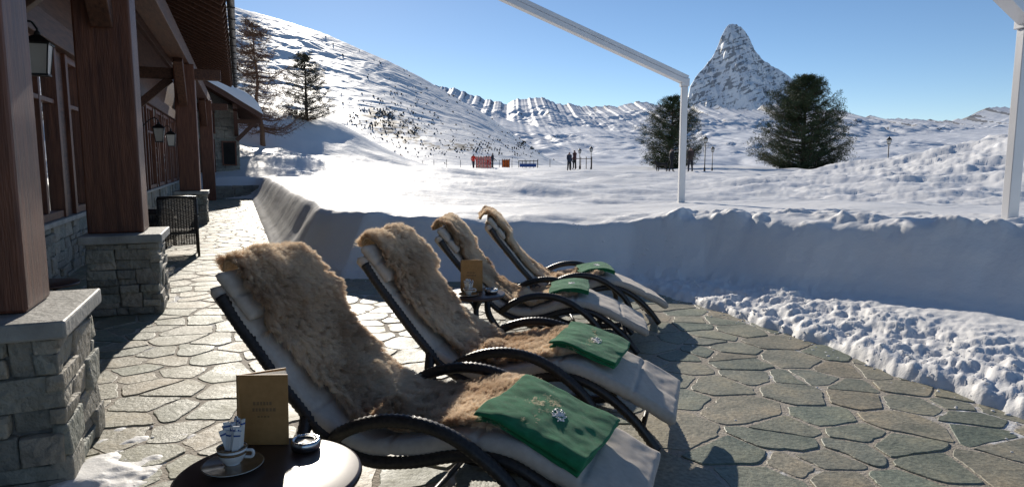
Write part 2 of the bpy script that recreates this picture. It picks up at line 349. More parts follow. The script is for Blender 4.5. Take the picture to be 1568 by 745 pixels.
hillX,hillY,hillZ=ridge('snow_hill',520,P([(-400,-160),(100,-60),(300,-5),(362,12),(430,30),(500,52),(560,78),(600,95),(650,120),(700,150),(740,172),(780,200),(830,236),(870,256),(950,268)]),HD,620,300,2.6,1.0,'hill',3,rk_hill,prof=1.05,jag=.4,rid=.3,soft=.15)
def rk_a(th,b=0,c=.25): 
    return lambda x,z,sl,m: np.clip(.58*sst(th,th+.5,sl)+b*(1-m)**6+c*fbm(x/10,z/5,5,91,.62),-.3,.62)
ridge('mountain_ridge',2600,P([(560,130),(640,128),(690,134),(720,142),(745,152),(775,157),(800,150),(828,147),(850,157),(880,160),(915,163),(950,160),(985,154),(1010,160),(1045,170),(1100,172),(1160,185),(1250,215),(1400,250)]),1500,620,200,9,1.5,'mtn',12,rk_a(.55,.34,.34),jag=3.5,rid=.35)
ridge('snow_slope',1150,P([(640,165),(700,176),(760,178),(800,190),(850,196),(900,192),(950,203),(1000,206),(1060,214),(1110,206),(1160,200),(1210,207),(1260,204),(1330,211),(1420,205),(1500,196),(1568,192),(1700,180),(2000,160)]),760,620,180,8,1.6,'mtn',23,rk_a(.6,.0,.40),jag=1.5,rid=.4)
ridge('mountain_ridge',3900,P([(1020,190),(1060,160),(1100,163),(1150,168),(1180,158),(1205,164),(1250,170),(1285,166),(1310,180),(1335,176),(1350,184),(1375,179),(1400,182),(1440,186),(1475,182),(1500,170),(1520,162),(1545,166),(1568,158),(1640,150),(1800,140),(2100,160)]),1900,560,180,10,1.5,'mtn',34,rk_a(.5,.30,.34),jag=4.5,rid=.4)
def matterhorn():
    dist=6500.;k=dist/1060.
    L=P([(990,186),(1030,172),(1046,160),(1052,146),(1055,132),(1064,116),(1077,101),(1087,88),(1095,72),(1100,56),(1106,44),(1111,38),(1120,39),(1131,44),(1141,57),(1150,76),(1161,89),(1175,99),(1190,107),(1206,117),(1219,131),(1241,154),(1270,174),(1310,190)])
    px=np.array([p[0] for p in L],float);pz=np.array([p[1] for p in L],float)
    xs=np.linspace(px[0],px[-1],560); t=np.concatenate([np.linspace(-60,0,16)[:-1],np.linspace(0,240,420)])
    Xg,D=np.meshgrid(xs,t); Zr=np.interp(Xg,px,pz)+1.3*fbm(Xg/7,D*0+3,5,7,.6)
    wall=Zr-1.05*np.abs(D)
    xf=338+.22*D+4*np.sin(D/18); zf=208-1.5*D+.0042*D*D; zf=np.where(D>150,208-1.5*150+.0042*22500-.3*(D-150),zf)
    fr=zf-np.where(Xg<xf,1.35,1.9)*np.abs(Xg-xf)
    xf2=296-.25*D; zf2=124-.70*D; fr2=zf2-1.2*np.abs(Xg-xf2)
    xf3=408+.3*D; zf3=120-.85*D; fr3=zf3-1.3*np.abs(Xg-xf3)
    Zg=wall
    for q in (fr,fr2,fr3): Zg=np.maximum(Zg,np.where(D>=0,q,-999))
    Zg=np.maximum(Zg,12-.12*D+4*fbm(Xg/40,D/40,3,5))
    env=sst(0,12,D)*.85+.10
    wx=Xg+6*fbm(Xg/25,D/25,3,70); 
    Zg=Zg+env*(3.4*(ridged((wx+D*.15)/15,D/34,5,77,.5)-1)+1.5*fbm(wx/5,D/12,4,79,.55))
    Zg=Zg+env*.7*np.sin(Zg/2.6+3*fbm(Xg/18,D/18,3,80))
    Zg=np.where(D>=0,np.minimum(Zg,Zr-.10*D),Zg)
    gy=np.gradient(Zg,axis=0)/(np.gradient(D,axis=0)); gx=np.gradient(Zg,axis=1)/(np.gradient(Xg,axis=1)); sl=np.hypot(gx,gy)
    st=fbm((wx-Zg*.35)/5,(Zg+Xg*.3)/16,4,81,.6); ld=fbm(Xg/16,(Zg-.35*Xg)/3.0,4,83,.6)
    rock=.25+.20*sst(.9,2.2,sl)+.28*st+.32*ld-.35*sst(70,25,Zg)+.05*sst(90,150,Zg)
    rock=np.clip(rock,-.3,.66)
    V=np.stack([Xg*k,dist-D*k,1.6+Zg*k*.985],-1).reshape(-1,3)
    n_,m_=Xg.shape; idx=np.arange(n_*m_).reshape(n_,m_)
    F=np.stack([idx[:-1,:-1],idx[1:,:-1],idx[1:,1:],idx[:-1,1:]],-1).reshape(-1,4)[:, ::-1]
    npmesh('matterhorn_mountain',V,F,[M['matter']],[('rock','POINT',rock)])
matterhorn()
def shrubs():
    V=[];F=[]; n=0; H,W=hillX.shape
    for _ in range(120000):
        if n>=1900: break
        j=random.randrange(14,H-10); i=random.randrange(2,W-2)
        x,y,z=hillX[j,i],hillY[j,i],hillZ[j,i]; kx=x/y*1060+0; kz=(z-1.6)/y*1060
        p=.9*math.exp(-((kx+190)/50)**2-((kz-56)/26)**2)+.5*math.exp(-((kx+60)/70)**2-((kz-18)/13)**2)+.01*math.exp(-((kx+150)/150)**2)
        p*=.25+1.6*max(0,noise.noise(Vector((kx/14,kz/10,3))))*2
        if random.random()>p: continue
        s=random.uniform(.3,.9)*y/420; o=len(V)
        for a in range(6):
            an=random.uniform(0,6.28); dx,dy=math.cos(an)*s*.7,math.sin(an)*s*.7
            o=len(V); V+=[(x-dx,y-dy,z-.3),(x+dx,y+dy,z-.3),(x+dx*.7,y+dy*.5,z+s*random.uniform(.5,1.0)),(x-dx*.7,y-dy*.7,z+s*random.uniform(.4,1.0))]; F.append((o,o+1,o+2,o+3))
        n+=1
    npmesh('hill_shrubs',V,F,[M['shrub']],smooth=False)
shrubs()
# ------------------------------------------------------------------ flagstone terrace
def terrace():
    pts=[]; cell={}
    def ok(x,y,d):
        cx,cy=int(x//.7),int(y//.7)
        for i in range(-1,2):
            for j in range(-1,2):
                for (a,b,dd) in cell.get((cx+i,cy+j),()):
                    if (a-x)**2+((b-y))**2<((d+dd)/2)**2: return False
        return True
    cand=rng.uniform([-17.5,.2],[5.2,32],(70000,2)); sdv=sdf(cand[:,0],cand[:,1])
    a=cand[:,0]*CP+cand[:,1]*SP
    for (x,y),s,aa in zip(cand,sdv,a):
        if s>.7 or aa<-2.6: continue
        d=random.choice([.17,.26,.38,.52,.62])
        if ok(x,y,d): pts.append((x,y)); cell.setdefault((int(x//.7),int(y//.7)),[]).append((x,y,d))
    P_=np.array(pts); g=G()
    for i,(x,y) in enumerate(pts):
        dd=np.hypot(P_[:,0]-x,P_[:,1]-y); nb=np.argsort(dd)[1:28]
        poly=[(x-.8,y-.8),(x+.8,y-.8),(x+.8,y+.8),(x-.8,y+.8)]
        for j in nb:
            lo,hi=(i,j) if i<j else (j,i); hsh=((lo*7919+hi*104729)%1000)/1000.-.5
            f=.5+(.18*hsh if i<j else -.18*hsh)
            mx,my=P_[i]+(P_[j]-P_[i])*f; nx_,ny_=P_[j]-P_[i]; out=[]
            for q in range(len(poly)):
                p0=poly[q];p1=poly[(q+1)%len(poly)]
                s0=(p0[0]-mx)*nx_+(p0[1]-my)*ny_; s1=(p1[0]-mx)*nx_+(p1[1]-my)*ny_
                if s0<=0: out.append(p0)
                if s0*s1<0: t=s0/(s0-s1); out.append((p0[0]+(p1[0]-p0[0])*t,p0[1]+(p1[1]-p0[1])*t))
            poly=out
            if len(poly)<3: break
        if len(poly)<3: continue
        near=y<7.5
        fine=[]
        for q in range(len(poly)):
            p0=Vector(poly[q]);p1=Vector(poly[(q+1)%len(poly)]); L=(p1-p0).length
            if L<.02: continue
            n=max(2,int(L/(.04 if near else .12)))
            for w in range(n): fine.append(p0.lerp(p1,min(.2,.008/L) if w==0 else w/n))
        if len(fine)<4: continue
        c=sum(fine,Vector((0,0)))/len(fine); zt=random.uniform(-.003,.003); tx,ty=random.uniform(-.007,.007),random.uniform(-.007,.007)
        rings=[]; joint=random.uniform(.003,.009); N=len(fine)
        sm=[(fine[q-1]+fine[q]*6+fine[(q+1)%N])/8 for q in range(N)]
        for ins,zz in ((joint,-.03),(joint+.002,-.003),(joint+.007,0)):
            ring=[]
            for p in sm:
                d=c-p; ln=d.length or 1; w=.014*noise.noise(Vector((p.x*14,p.y*14,i*3.1)))+.018*noise.noise(Vector((p.x*4,p.y*4,i*1.7)))
                pp=p+d/ln*(ins+abs(w)*1.3); z=zz+(zt+tx*(pp.x-c.x)+ty*(pp.y-c.y) if zz>-.02 else 0); ring.append((pp.x,pp.y,z))
            rings.append(ring)
        v=rings[0]+rings[1]+rings[2]; f=[]
        for r in range(2):
            for q in range(N): f.append((r*N+q,r*N+(q+1)%N,(r+1)*N+(q+1)%N,(r+1)*N+q))
        f.append(tuple(2*N+q for q in range(N)))
        g.add(v,f)
    g.build('flagstone_terrace',[M['flag']],fix=False)
    b=G(); b.add([(-30,-15,-.0055),(6,-15,-.0055),(6,13,-.0055),(-30,34,-.0055)],[(0,1,2,3)]); b.build('terrace_bed',[M['joint']])
terrace()
def crumbs():
    ic=bmesh.new(); bmesh.ops.create_icosphere(ic,subdivisions=2,radius=1); ic.verts.index_update()
    IV=np.array([tuple(v.co) for v in ic.verts]); IF=np.array([[v.index for v in f.verts] for f in ic.faces]); ic.free()
    C=rng.uniform([-3,2.2],[4.5,10],(34000,2)); s=sdf(C[:,0],C[:,1])
    bx,by=C[:,0]+2.15,C[:,1]-3.3; pil=.45*np.exp(-(bx/.16)**2-(by/.4)**2)
    pr=np.where(s>0,.14*(s<.8)*(C[:,0]>.8),.22*np.exp(s/.08)+.0008+pil); keep=rng.random(len(C))<pr; C=C[keep];s=s[keep]
    V=[];F=[];o=0; hz=hgt(C[:,0],C[:,1])
    for (x,y),sd_,h in zip(C,s,hz):
        r=rng.uniform(.003,.010)*(1.4 if sd_>0 else 1.0); fl=rng.uniform(.35,.8)
        nn=1+.35*pn(IV[:,0]*1.7+x*31,IV[:,1]*1.7+IV[:,2]+y*17,4)
        v=IV*nn[:,None]*np.array([r*rng.uniform(.8,1.8),r*rng.uniform(.8,1.6),r*fl])+np.array([x,y,max(h,0)+r*fl*.2]); V.append(v);F.append(IF+o);o+=len(IV)
    npmesh('snow_crumbs',np.concatenate(V),np.concatenate(F),[M['snow']])
crumbs()
def patches():
    n=110; xs=np.linspace(-2.75,-1.55,n); ys=np.linspace(2.6,4.3,n); X_,Y_=np.meshgrid(xs,ys)
    e=np.exp(-((X_+2.16)/.24)**2-((Y_-3.25)/.5)**2); Z_=.06*(e-.45)+.028*fbm(X_*4,Y_*4,4,6,.5); Z_=np.clip(Z_,-.02,.03)
    idx=np.arange(n*n).reshape(n,n); F=np.stack([idx[:-1,:-1],idx[:-1,1:],idx[1:,1:],idx[1:,:-1]],-1).reshape(-1,4)
    keep=(Z_.reshape(-1)[F]>-.018).any(axis=1); npmesh('trodden_snow_patch',np.stack([X_,Y_,Z_],-1).reshape(-1,3),F[keep],[M['snow']])
patches()
# ------------------------------------------------------------------ stone work
def stone_face(g,o,u,n,L,Hh,big=1.0,depth=.09):
    o=Vector(o);u=Vector(u);n=Vector(n); z=0
    R=Matrix((u,n,Vector((0,0,1)))).transposed()
    while z<Hh-.01:
        ch=min(random.choice([.05,.08,.12,.16,.21])*big,Hh-z)
        if Hh-z-ch<.04: ch=Hh-z
        x=0
        while x<L-.01:
            w=random.uniform(.10,.46)*big
            if L-x-w<.1: w=L-x
            subs=[(0,ch)]
            if ch>.11 and random.random()<.4: m_=ch*random.uniform(.35,.65); subs=[(0,m_),(m_,ch)]
            for s0,s1 in subs:
                pr=random.uniform(-.024,.028)
                g.stone(o+u*(x+w/2)+n*(pr-depth/2)+Vector((0,0,z+(s0+s1)/2)),w-.006,depth,(s1-s0)-.006,R)
            x+=w
        z+=ch
def pillar(name,a0,a1,k0,k1,h,parent=None):
    g=G(); 
    g.box(a0+.045,a1-.045,k0+.045,k1-.045,0,h-.002,1)
    hs=h-.09
    stone_face(g,(a0,k0,0),(1,0,0),(0,-1,0),a1-a0,hs)
    stone_face(g,(a1,k0,0),(0,1,0),(1,0,0),k1-k0,hs)
    stone_face(g,(a1,k1,0),(-1,0,0),(0,1,0),a1-a0,hs)
    stone_face(g,(a0,k1,0),(0,-1,0),(-1,0,0),k1-k0,hs)
    o=g.build(name,[M['stone'],M['mortar']],parent)
    s=G(); s.box(a0-.05,a1+.05,k0-.05,k1+.05,h-.088,h,0); 
    s.build('cap_slab',[M['slab']],o,bevel=.012)
    return o
RB=Matrix.Rotation(PHI,4,'Z')
chalet=empty('chalet_building',RB)
def ch(g,name,mats,bevel=0): return g.build(name,mats,chalet,RB.copy(),bevel=bevel)
for (a0,a1,k0,k1) in [(-1.75,-.86,3.8,4.62),(-1.5,-.84,7.95,8.75),(-1.5,-.82,18.8,19.5)]:
    p=pillar('stone_pillar',a0,a1,k0,k1,.84); p.parent=chalet
for i,(a0,a1,k0,k1) in enumerate([(-1.55,-1.02,4.0,4.46),(-1.50,-.98,8.15,8.62),(-1.42,-.95,18.9,19.35),(-1.42,-.95,30,30.45)]):
    g=G(); g.box(a0,a1,k0,k1,.842 if i<3 else 0,3.95); ch(g,'timber_post',[M['wood']],.02)
g=G()
g.box(-1.42,-1.05,-3,37.9,3.952,4.3)
for k in (4.2,8.4,19.1,30.2):
    g.beam((-1.23,k+.25,3.0),(-1.23,k+1.2,3.93),.2,.22); g.beam((-1.23,k-.25,3.0),(-1.23,k-1.2,3.93),.2,.22)
    g.beam((-2.28,k,3.72),(-.35,k,3.72),.24,.26)
    g.beam((-2.28,k,2.9),(-1.5,k,3.6),.16,.18)
g.box(-2.36,-2.16,-3,37.9,3.1,3.44)
g.box(-2.36,-2.2,-3,37.9,5.0,5.2)
ch(g,'timber_beams',[M['woodh']],.012)
g=G()
g.box(-2.6,-2.32,-3,37.95,3.443,5.6)
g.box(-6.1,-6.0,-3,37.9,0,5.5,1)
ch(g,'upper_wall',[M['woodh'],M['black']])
g=G(); g.box(-2.62,-2.33,-3,37.9,0,.76,1); 
stone_face(g,(-2.28,-1,0),(0,1,0),(1,0,0),20,.76,1.0); stone_face(g,(-2.28,19,0),(0,1,0),(1,0,0),18.9,.76,2.0)
ch(g,'stone_plinth',[M['stone'],M['mortar']])
g=G(); g.box(-2.7,-2.2,-3,37.9,.763,.83); ch(g,'window_ledge',[M['slab']],.01)
gf=G();gg=G();gc=G();gp=G(); k=-2.0
while k<36.5:
    w=1.75
    for kk in (k,k+w-.13): gf.box(-2.40,-2.24,kk,kk+.13,.832,3.098)
    gf.box(-2.39,-2.27,k+w/2-.045,k+w/2+.045,.90,3.02); gf.box(-2.395,-2.262,k+.131,k+w-.131,.832,.93); gf.box(-2.395,-2.262,k+.131,k+w-.131,3.0,3.098)
    gf.box(-2.385,-2.275,k+.131,k+w/2-.046,2.35,2.41);gf.box(-2.385,-2.275,k+w/2+.046,k+w-.131,2.35,2.41)
    gg.add([(-2.33,k+.1,.9),(-2.33,k+w-.1,.9),(-2.33,k+w-.1,3.05),(-2.33,k+.1,3.05)],[(0,1,2,3)])
    for (s0,s1) in ((k+.1,k+.62),(k+w-.62,k+w-.1)):
        n=24; v=[]
        for i in range(n+1):
            y=s0+(s1-s0)*i/n; x=-2.42+.03*math.sin(i*1.6)
            v+=[(x,y,.86),(x,y,3.08)]
        gc.add(v,[(2*i,2*i+2,2*i+3,2*i+1) for i in range(n)],sm=True)
    pk=k+w
    if random.random()<.45: stone_face(gp,(-2.3,pk+.005,.835),(0,1,0),(1,0,0),.5,2.26)
    else: gf.box(-2.42,-2.29,pk+.003,pk+.507,.832,3.098,1)
    k+=w+.51
ch(gf,'window_frames',[M['wood'],M['woodh']],.006); ch(gg,'window_panes',[M['glass']]); ch(gc,'curtains',[M['curtain']]); ch(gp,'stone_piers',[M['stone']])
g=G(); sl=.47
def rz(a): return 4.72+(-.12-a)*sl
v=[(-.12,-4,rz(-.12)),(-7,-4,rz(-7)),(-7,31.5,rz(-7)),(-.12,31.5,rz(-.12))]
v2=[(x,y,z+.06) for x,y,z in v]
g.add(v+v2,[(0,1,2,3),(7,6,5,4),(0,4,5,1),(1,5,6,2),(2,6,7,3),(3,7,4,0)])
kk=-3.8
while kk<31.4:
    g.beam((-.16,kk,rz(-.16)-.09),(-6.5,kk,rz(-6.5)-.09),.12,.16); kk+=.62
ch(g,'roof_boards_and_rafters',[M['woodh']],.008)
g=G(); g.tube([(-.03,k,4.70) for k in np.linspace(-4,31.6,40)],.075,10); 
for kk in np.arange(-3.5,31,1.24): g.box(-.115,.05,kk,kk+.03,4.60,4.625)
ch(g,'gutter',[M['dark']])
def snowroof(name,f,a0,a1,k0,k1,th,na_=40,nk=200):
    V=[];F=[]
    for i in range(na_+1):
        a=a0+(a1-a0)*i/na_; e=min(i/na_,1-i/na_)*na_/5
        for j in range(nk+1):
            kq=k0+(k1-k0)*j/nk; e2=min(e,min(j,nk-j)/2.); ed=math.sqrt(max(0,1-(1-min(1,e2))**2))
            V.append((a+.06*noise.noise(Vector((a,kq*.9,1))),kq,f(a)+.06+th*ed*(1+.35*noise.noise(Vector((a*.8,kq*.5,2))))))
    for i in range(na_):
        for j in range(nk): q=i*(nk+1)+j; F.append((q,q+1,q+nk+2,q+nk+1))
    o=npmesh(name,V,F,[M['snow']]); o.parent=chalet; o.matrix_world=RB.copy()
snowroof('roof_snow',rz,-.12,-7,-4,31.5,.42)
g=G(); g.box(-9,-.12,38.05,47,0,6.6,1)
stone_face(g,(-2.3,38,0),(1,0,0),(0,-1,0),2.3,4.4,2.0); stone_face(g,(0,38,0),(0,1,0),(1,0,0),8,4.0,2.5)
for (a0,z0,z1) in ((-1.75,1.0,2.6),(-.75,1.4,2.5),(-1.7,3.0,3.9)):
    g.box(a0,a0+.55,37.93,38.02,z0,z1,2); g.box(a0-.07,a0,37.9,38.0,z0-.07,z1+.07,3); g.box(a0+.55,a0+.62,37.9,38.0,z0-.07,z1+.07,3); g.box(a0,a0+.55,37.9,38.0,z1,z1+.07,3); g.box(a0,a0+.55,37.9,38.0,z0-.07,z0,3)
ch(g,'end_wing_walls',[M['stone'],M['mortar'],M['black'],M['wood']])
def rz2(a): return 3.75+(1.15-a)*.62 if a>-5 else 3.75+(1.15+5)*.62-(-5-a)*.62
g=G()
v=[(1.15,35.6,rz2(1.15)),(-5,35.6,rz2(-5)),(-5,48,rz2(-5)),(1.15,48,rz2(1.15))]; v2=[(x,y,z+.12) for x,y,z in v]
g.add(v+v2,[(0,1,2,3),(7,6,5,4),(0,4,5,1),(1,5,6,2),(2,6,7,3),(3,7,4,0)])
g.beam((-.1,37.7,2.6),(.9,37.7,3.6),.18,.2); g.beam((-.1,37.7,3.55),(1.1,37.7,3.55),.2,.2); g.beam((-.1,36,4.2),(-.1,38,4.2),.2,.25); g.beam((-.1,37.9,2.9),(-.1,36.4,4.05),.18,.2)
for kk in np.arange(35.7,47,.8): g.beam((1.1,kk,rz2(1.1)-.1),(-4.9,kk,rz2(-4.9)-.1),.14,.18)
ch(g,'end_wing_roof',[M['woodh']])
snowroof('end_wing_roof_snow',rz2,1.18,-5,35.55,48,.55,30,60)
g=G(); g.box(-1.0,2.5,31.25,31.7,0,.5,1); stone_face(g,(-1.0,31.2,0),(1,0,0),(0,-1,0),3.5,.55,1.6)
g.build('low_stone_wall',[M['stone'],M['mortar']],None,RB.copy())
# ------------------------------------------------------------------ lanterns
def lantern(loc,s=1.0):
    g=G()
    b,t=.075*s,.11*s; h=.30*s
    P4=lambda r,z:[(-r,-r,z),(r,-r,z),(r,r,z),(-r,r,z)]
    g.add(P4(b,-h/2)+P4(t,h/2),[(0,1,5,4),(1,2,6,5),(2,3,7,6),(3,0,4,7)],1)
    for sx,sy in ((-1,-1),(1,-1),(1,1),(-1,1)): g.tube([(sx*b,sy*b,-h/2),(sx*t,sy*t,h/2)],.008*s,6)
    for r,z,th in ((b+.012*s,-h/2-.02*s,.02*s),(t+.015*s,h/2,.015*s)): g.box(-r,r,-r,r,z,z+th)
    g.add(P4(t+.03*s,h/2+.016*s)+P4(.035*s,h/2+.10*s),[(3,2,1,0),(0,1,5,4),(1,2,6,5),(2,3,7,6),(3,0,4,7),(4,5,6,7)])
    g.lathe([(.034*s,0),(.03*s,.03*s),(.01*s,.05*s),(.012*s,.07*s),(.002,.085*s)],(0,0,h/2+.1*s),12)
    pts=catmull([(0,0,h/2+.17*s),(-.06*s,0,h/2+.24*s),(-.18*s,0,h/2+.2*s),(-.33*s,0,h/2+.05*s)],8); g.tube(pts,.011*s,6)
    g.box(-.36*s,-.33*s,-.04*s,.04*s,h/2-.08*s,h/2+.14*s)
    return g.build('wall_lantern',[M['dark'],M['frost']],None,RB@Matrix.Translation(loc))
lantern((-1.93,8.75,2.66),1.0); lantern((-1.9,19.9,2.25),1.1); lantern((-1.9,23.2,2.2),1.1)
# ------------------------------------------------------------------ lounger
PROF=[(0,1.045),(.17,.85),(.36,.625),(.53,.475),(.72,.40),(.93,.42),(1.15,.475),(1.36,.47),(1.6,.38),(1.9,.235)]
pc=catmull([(a,0,b) for a,b in PROF],16); _L=[0]
for a_,b_ in zip(pc,pc[1:]): _L.append(_L[-1]+(b_-a_).length)
_L=np.array(_L); _PX=np.array([p.x for p in pc]);_PZ=np.array([p.z for p in pc]); LT=_L[-1]
_TX=np.gradient(_PX,_L);_TZ=np.gradient(_PZ,_L); q_=np.hypot(_TX,_TZ);_TX/=q_;_TZ/=q_
def cur(t):
    t=np.asarray(t,float); tt=np.clip(t,0,LT); x=np.interp(tt,_L,_PX);z=np.interp(tt,_L,_PZ);tx=np.interp(tt,_L,_TX);tz=np.interp(tt,_L,_TZ)
    ex=t-tt; over=np.minimum(ex,0); x=x+np.maximum(ex,0)*tx; z=z+np.maximum(ex,0)*tz
    ang=np.clip(-over/.09,0,2.2); r=.06
    nx_=-tz; nz_=tx; c,s=np.cos(ang),np.sin(ang)
    fx=-tx*s*r+nx_*(c-1)*r; fz=-tz*s*r+nz_*(c-1)*r
    extra=np.maximum(0,-over-.09*2.2)
    dtx=-(tx*c+nx_*s); dtz=-(tz*c+nz_*s)
    x=x+fx+dtx*extra; z=z+fz+dtz*extra
    return x,z,tx*c+nx_*s,tz*c+nz_*s,nx_*c-tx*s,nz_*c-tz*s
def slab(name,TY,off,thick,er,nu,nv,m,mw,parent=None,puff=None,extra=None):
    u,v=np.meshgrid(np.linspace(0,1,nu),np.linspace(0,1,nv),indexing='ij'); t,y=TY(u,v)
    Lu=np.hypot(t[-1,nv//2]-t[0,nv//2],y[-1,nv//2]-y[0,nv//2]);Lv=np.hypot(t[nu//2,-1]-t[nu//2,0],y[nu//2,-1]-y[nu//2,0])
    d=np.minimum(np.minimum(u,1-u)*Lu,np.minimum(v,1-v)*Lv); e=np.sqrt(np.clip(1-(1-np.clip(d/er,0,1))**2,0,1))
    o=off(t,y) if callable(off) else off
    th=thick*e*(puff(t,y) if puff else 1)
    x,z,tx,tz,Nx,Nz=cur(t); dz=extra(t,y) if extra is not None else 0
    mid=o+thick*.5
    top=np.stack([x+Nx*(mid+th*.5+dz),y,z+Nz*(mid+th*.5+dz)],-1).reshape(-1,3); bot=np.stack([x+Nx*(mid-th*.5+dz),y,z+Nz*(mid-th*.5+dz)],-1).reshape(-1,3)
    I=np.arange(nu*nv).reshape(nu,nv); f1=np.stack([I[:-1,:-1],I[1:,:-1],I[1:,1:],I[:-1,1:]],-1).reshape(-1,4)
    ob=npmesh(name,np.concatenate([top,bot]),np.concatenate([f1,f1[:,::-1]+nu*nv]),[m],None,True,parent)
    bm=bmesh.new(); bm.from_mesh(ob.data); bmesh.ops.remove_doubles(bm,verts=bm.verts,dist=.0004); bmesh.ops.recalc_face_normals(bm,faces=bm.faces); bm.to_mesh(ob.data); bm.free()
    for p in ob.data.polygons: p.use_smooth=True
    ob.matrix_world=mw; return ob
WID=.67; WS=WID/.6
def lounger(px,py,th,seed,strands,pelt=(-.20,1.52),towel=(1.36,1.80,.10,.56,0),scale=1.0,zs=1.0):
    random.seed(seed); c,s=math.cos(th),math.sin(th)
    mw=Matrix(((c,s,0,px),(-s,c,0,py),(0,0,1,0),(0,0,0,1)))@Matrix.Diagonal((scale,1,zs,1))
    root=empty('sun_lounger',mw)
    seams=[.30,.72,1.10,1.50,1.95]
    def puff(t,y):
        p=np.ones_like(t)
        for q in seams: p=p-.25*np.exp(-((t-q)/.012)**2)
        return p
    slab('seat_cushion',lambda u,v:(.0+u*(LT),v*WID),-.07,.07,.035,220,40,M['cushion'],mw,root,puff,lambda t,y:.008*fbm(t*5,y*5,3,seed))
    slab('head_pillow',lambda u,v:(-.04+u*.27,.02+v*(WID-.04)),-.012,.062,.05,50,40,M['cushion'],mw,root,lambda t,y:1-.45*np.exp(-((t-.10)/.015)**2))
    g=G()
    rail=[(.02,.985),(.10,.875),(.2,.755),(.38,.545),(.55,.385),(.73,.31),(.93,.33),(1.15,.39),(1.33,.395),(1.5,.32),(1.66,.19),(1.79,.035)]
    arm=[(.56,.37),(.66,.455),(.80,.515),(.96,.535),(1.12,.505),(1.26,.43),(1.40,.31),(1.47,.17),(1.42,.06),(1.25,.032),(1.0,.032),(.78,.07),(.60,.18),(.47,.35),(.44,.47)]
    for yy,ya in ((.015,-.05),(WID-.015,WID+.05)):
        p=resample(catmull([(a,yy,b) for a,b in rail],14),.012); g.tube(p,.027,12,0,True)
        p=resample(catmull([(a,ya if 0<i<len(arm)-1 else yy,b) for i,(a,b) in enumerate(arm)],14),.012); g.tube(p,.028,12,0,True)
    for (a,b) in ((.06,.92),(.4,.515),(.75,.305),(1.15,.385),(1.7,.12)): g.tube([(a,.015,b),(a,WID/2,b),(a,WID-.015,b)],.016,8)
    for (a,b) in ((.9,.045),(1.3,.035)): g.tube([(a,-.05,b),(a,WID/2,b),(a,WID+.05,b)],.014,8)
    g.build('rattan_frame',[M['rattan']],root,mw)
    sk=empty('sheepskin_throw',mw)
    t0,t1=pelt
    def wid(q): return np.interp(q,[0,.04,.12,.3,.45,.55,.68,.82,.93,.98,1],[.17,.23,.26,.24,.225,.25,.28,.27,.25,.18,.06])*1.08
    def edge(q,sg): return .03*pn(np.asarray(q)*7+sg*9,np.asarray(q)*0+seed*3.3,seed)+.015*pn(np.asarray(q)*22+sg*9,np.asarray(q)*0+seed*1.3,seed+4)
    cy=.375
    def TY(u,v):
        w=wid(u); sg=v*2-1; y=cy+.02*np.sin(u*6+seed)+sg*(w+edge(u,np.where(sg>0,1,-1))); return t0+u*(t1-t0),y
    def bulge(t,y):
        b=.028*np.maximum(0,fbm(t*3.2+seed,y*4.5,3,seed))+.012*fbm(t*9,y*9,2,seed+3)
        b=b+.075*np.exp(-((t-1.0)/.055)**2-((y-.22)/.17)**2)+.03*np.exp(-((t-.72)/.08)**2-((y-.45)/.12)**2)
        return np.maximum(b,0)+.055*sst(.27,.20,t)*sst(-.13,-.06,t)
    slab('hide',TY,.004,.016,.02,150,40,M['hide'],mw,sk,None,bulge)
    r=np.random.default_rng(seed); N=strands
    u=r.random(N);v=r.random(N); v=np.where(r.random(N)<.14,np.where(v<.5,v*.08,1-(1-v)*.08),v)
    t,y=TY(u,v); x,z,tx,tz,Nx,Nz=cur(t); b=bulge(t,y)+.014
    base=np.stack([x+Nx*b,y,z+Nz*b],-1); Nn=np.stack([Nx,0*Nx,Nz],-1);Tt=np.stack([tx,0*tx,tz],-1); Yy=np.array([0,1,0.])
    sg=(v*2-1)
    K=max(60,N//36); cu=r.random(K);cvv=r.random(K); ct,cyv=TY(cu,cvv)
    cx,cz,_1,_2,cNx,cNz=cur(ct); cb=bulge(ct,cyv)+.014; CPt=np.stack([cx+cNx*cb,cyv,cz+cNz*cb],-1)
    near=np.empty(N,int)
    for i0 in range(0,N,2000):
        tt=t[i0:i0+2000];yy=y[i0:i0+2000]; dd=(tt[:,None]-ct[None,:])**2+(yy[:,None]-cyv[None,:])**2; near[i0:i0+2000]=dd.argmin(1)
    dirn=(Nn*.95+Tt*(.40+.6*pn(t*2.5,y*3,seed+8))[:,None]+Yy*(sg*.7*np.abs(sg)+.6*pn(t*3.5+4,y*3.5,seed+9))[:,None])
    cr=r.normal(size=(K,3))*.34; dirn=dirn+cr[near]+r.normal(size=(N,3))*.17
    dirn/=np.linalg.norm(dirn,axis=1)[:,None]
    ln=(.047+.018*r.random(N)+.014*fbm(t*4,y*4,2,seed+12))
    npt=5; pts=np.zeros((N,npt,3))
    droop=Tt*.35+np.array([0,0,-.35])+Yy*(sg*.4)[:,None]
    cd_=CPt[near]-base
    curl=r.normal(size=(N,3))*.0035
    for i in range(npt):
        f=i/(npt-1); p=base+dirn*(ln*f)[:,None]+droop*(ln*f*f*.5)[:,None]
        p=p+cd_*(.45*f*f)*np.minimum(1,.025/(np.linalg.norm(cd_,axis=1)+1e-6))[:,None]+curl*(math.sin(f*6))
        pts[:,i]=p
    hc=bpy.data.hair_curves.new('fur'); hc.add_curves([npt]*N); hc.points.foreach_set('position',pts.astype(np.float32).ravel())
    ra=hc.attributes.get('radius') or hc.attributes.new('radius','FLOAT','POINT')
    k_=.85 if strands>100000 else 1.0 if strands>60000 else 1.5
    ra.data.foreach_set('value',np.tile(np.array([.0010,.0010,.0009,.0007,.0003],dtype=np.float32)*k_,N))
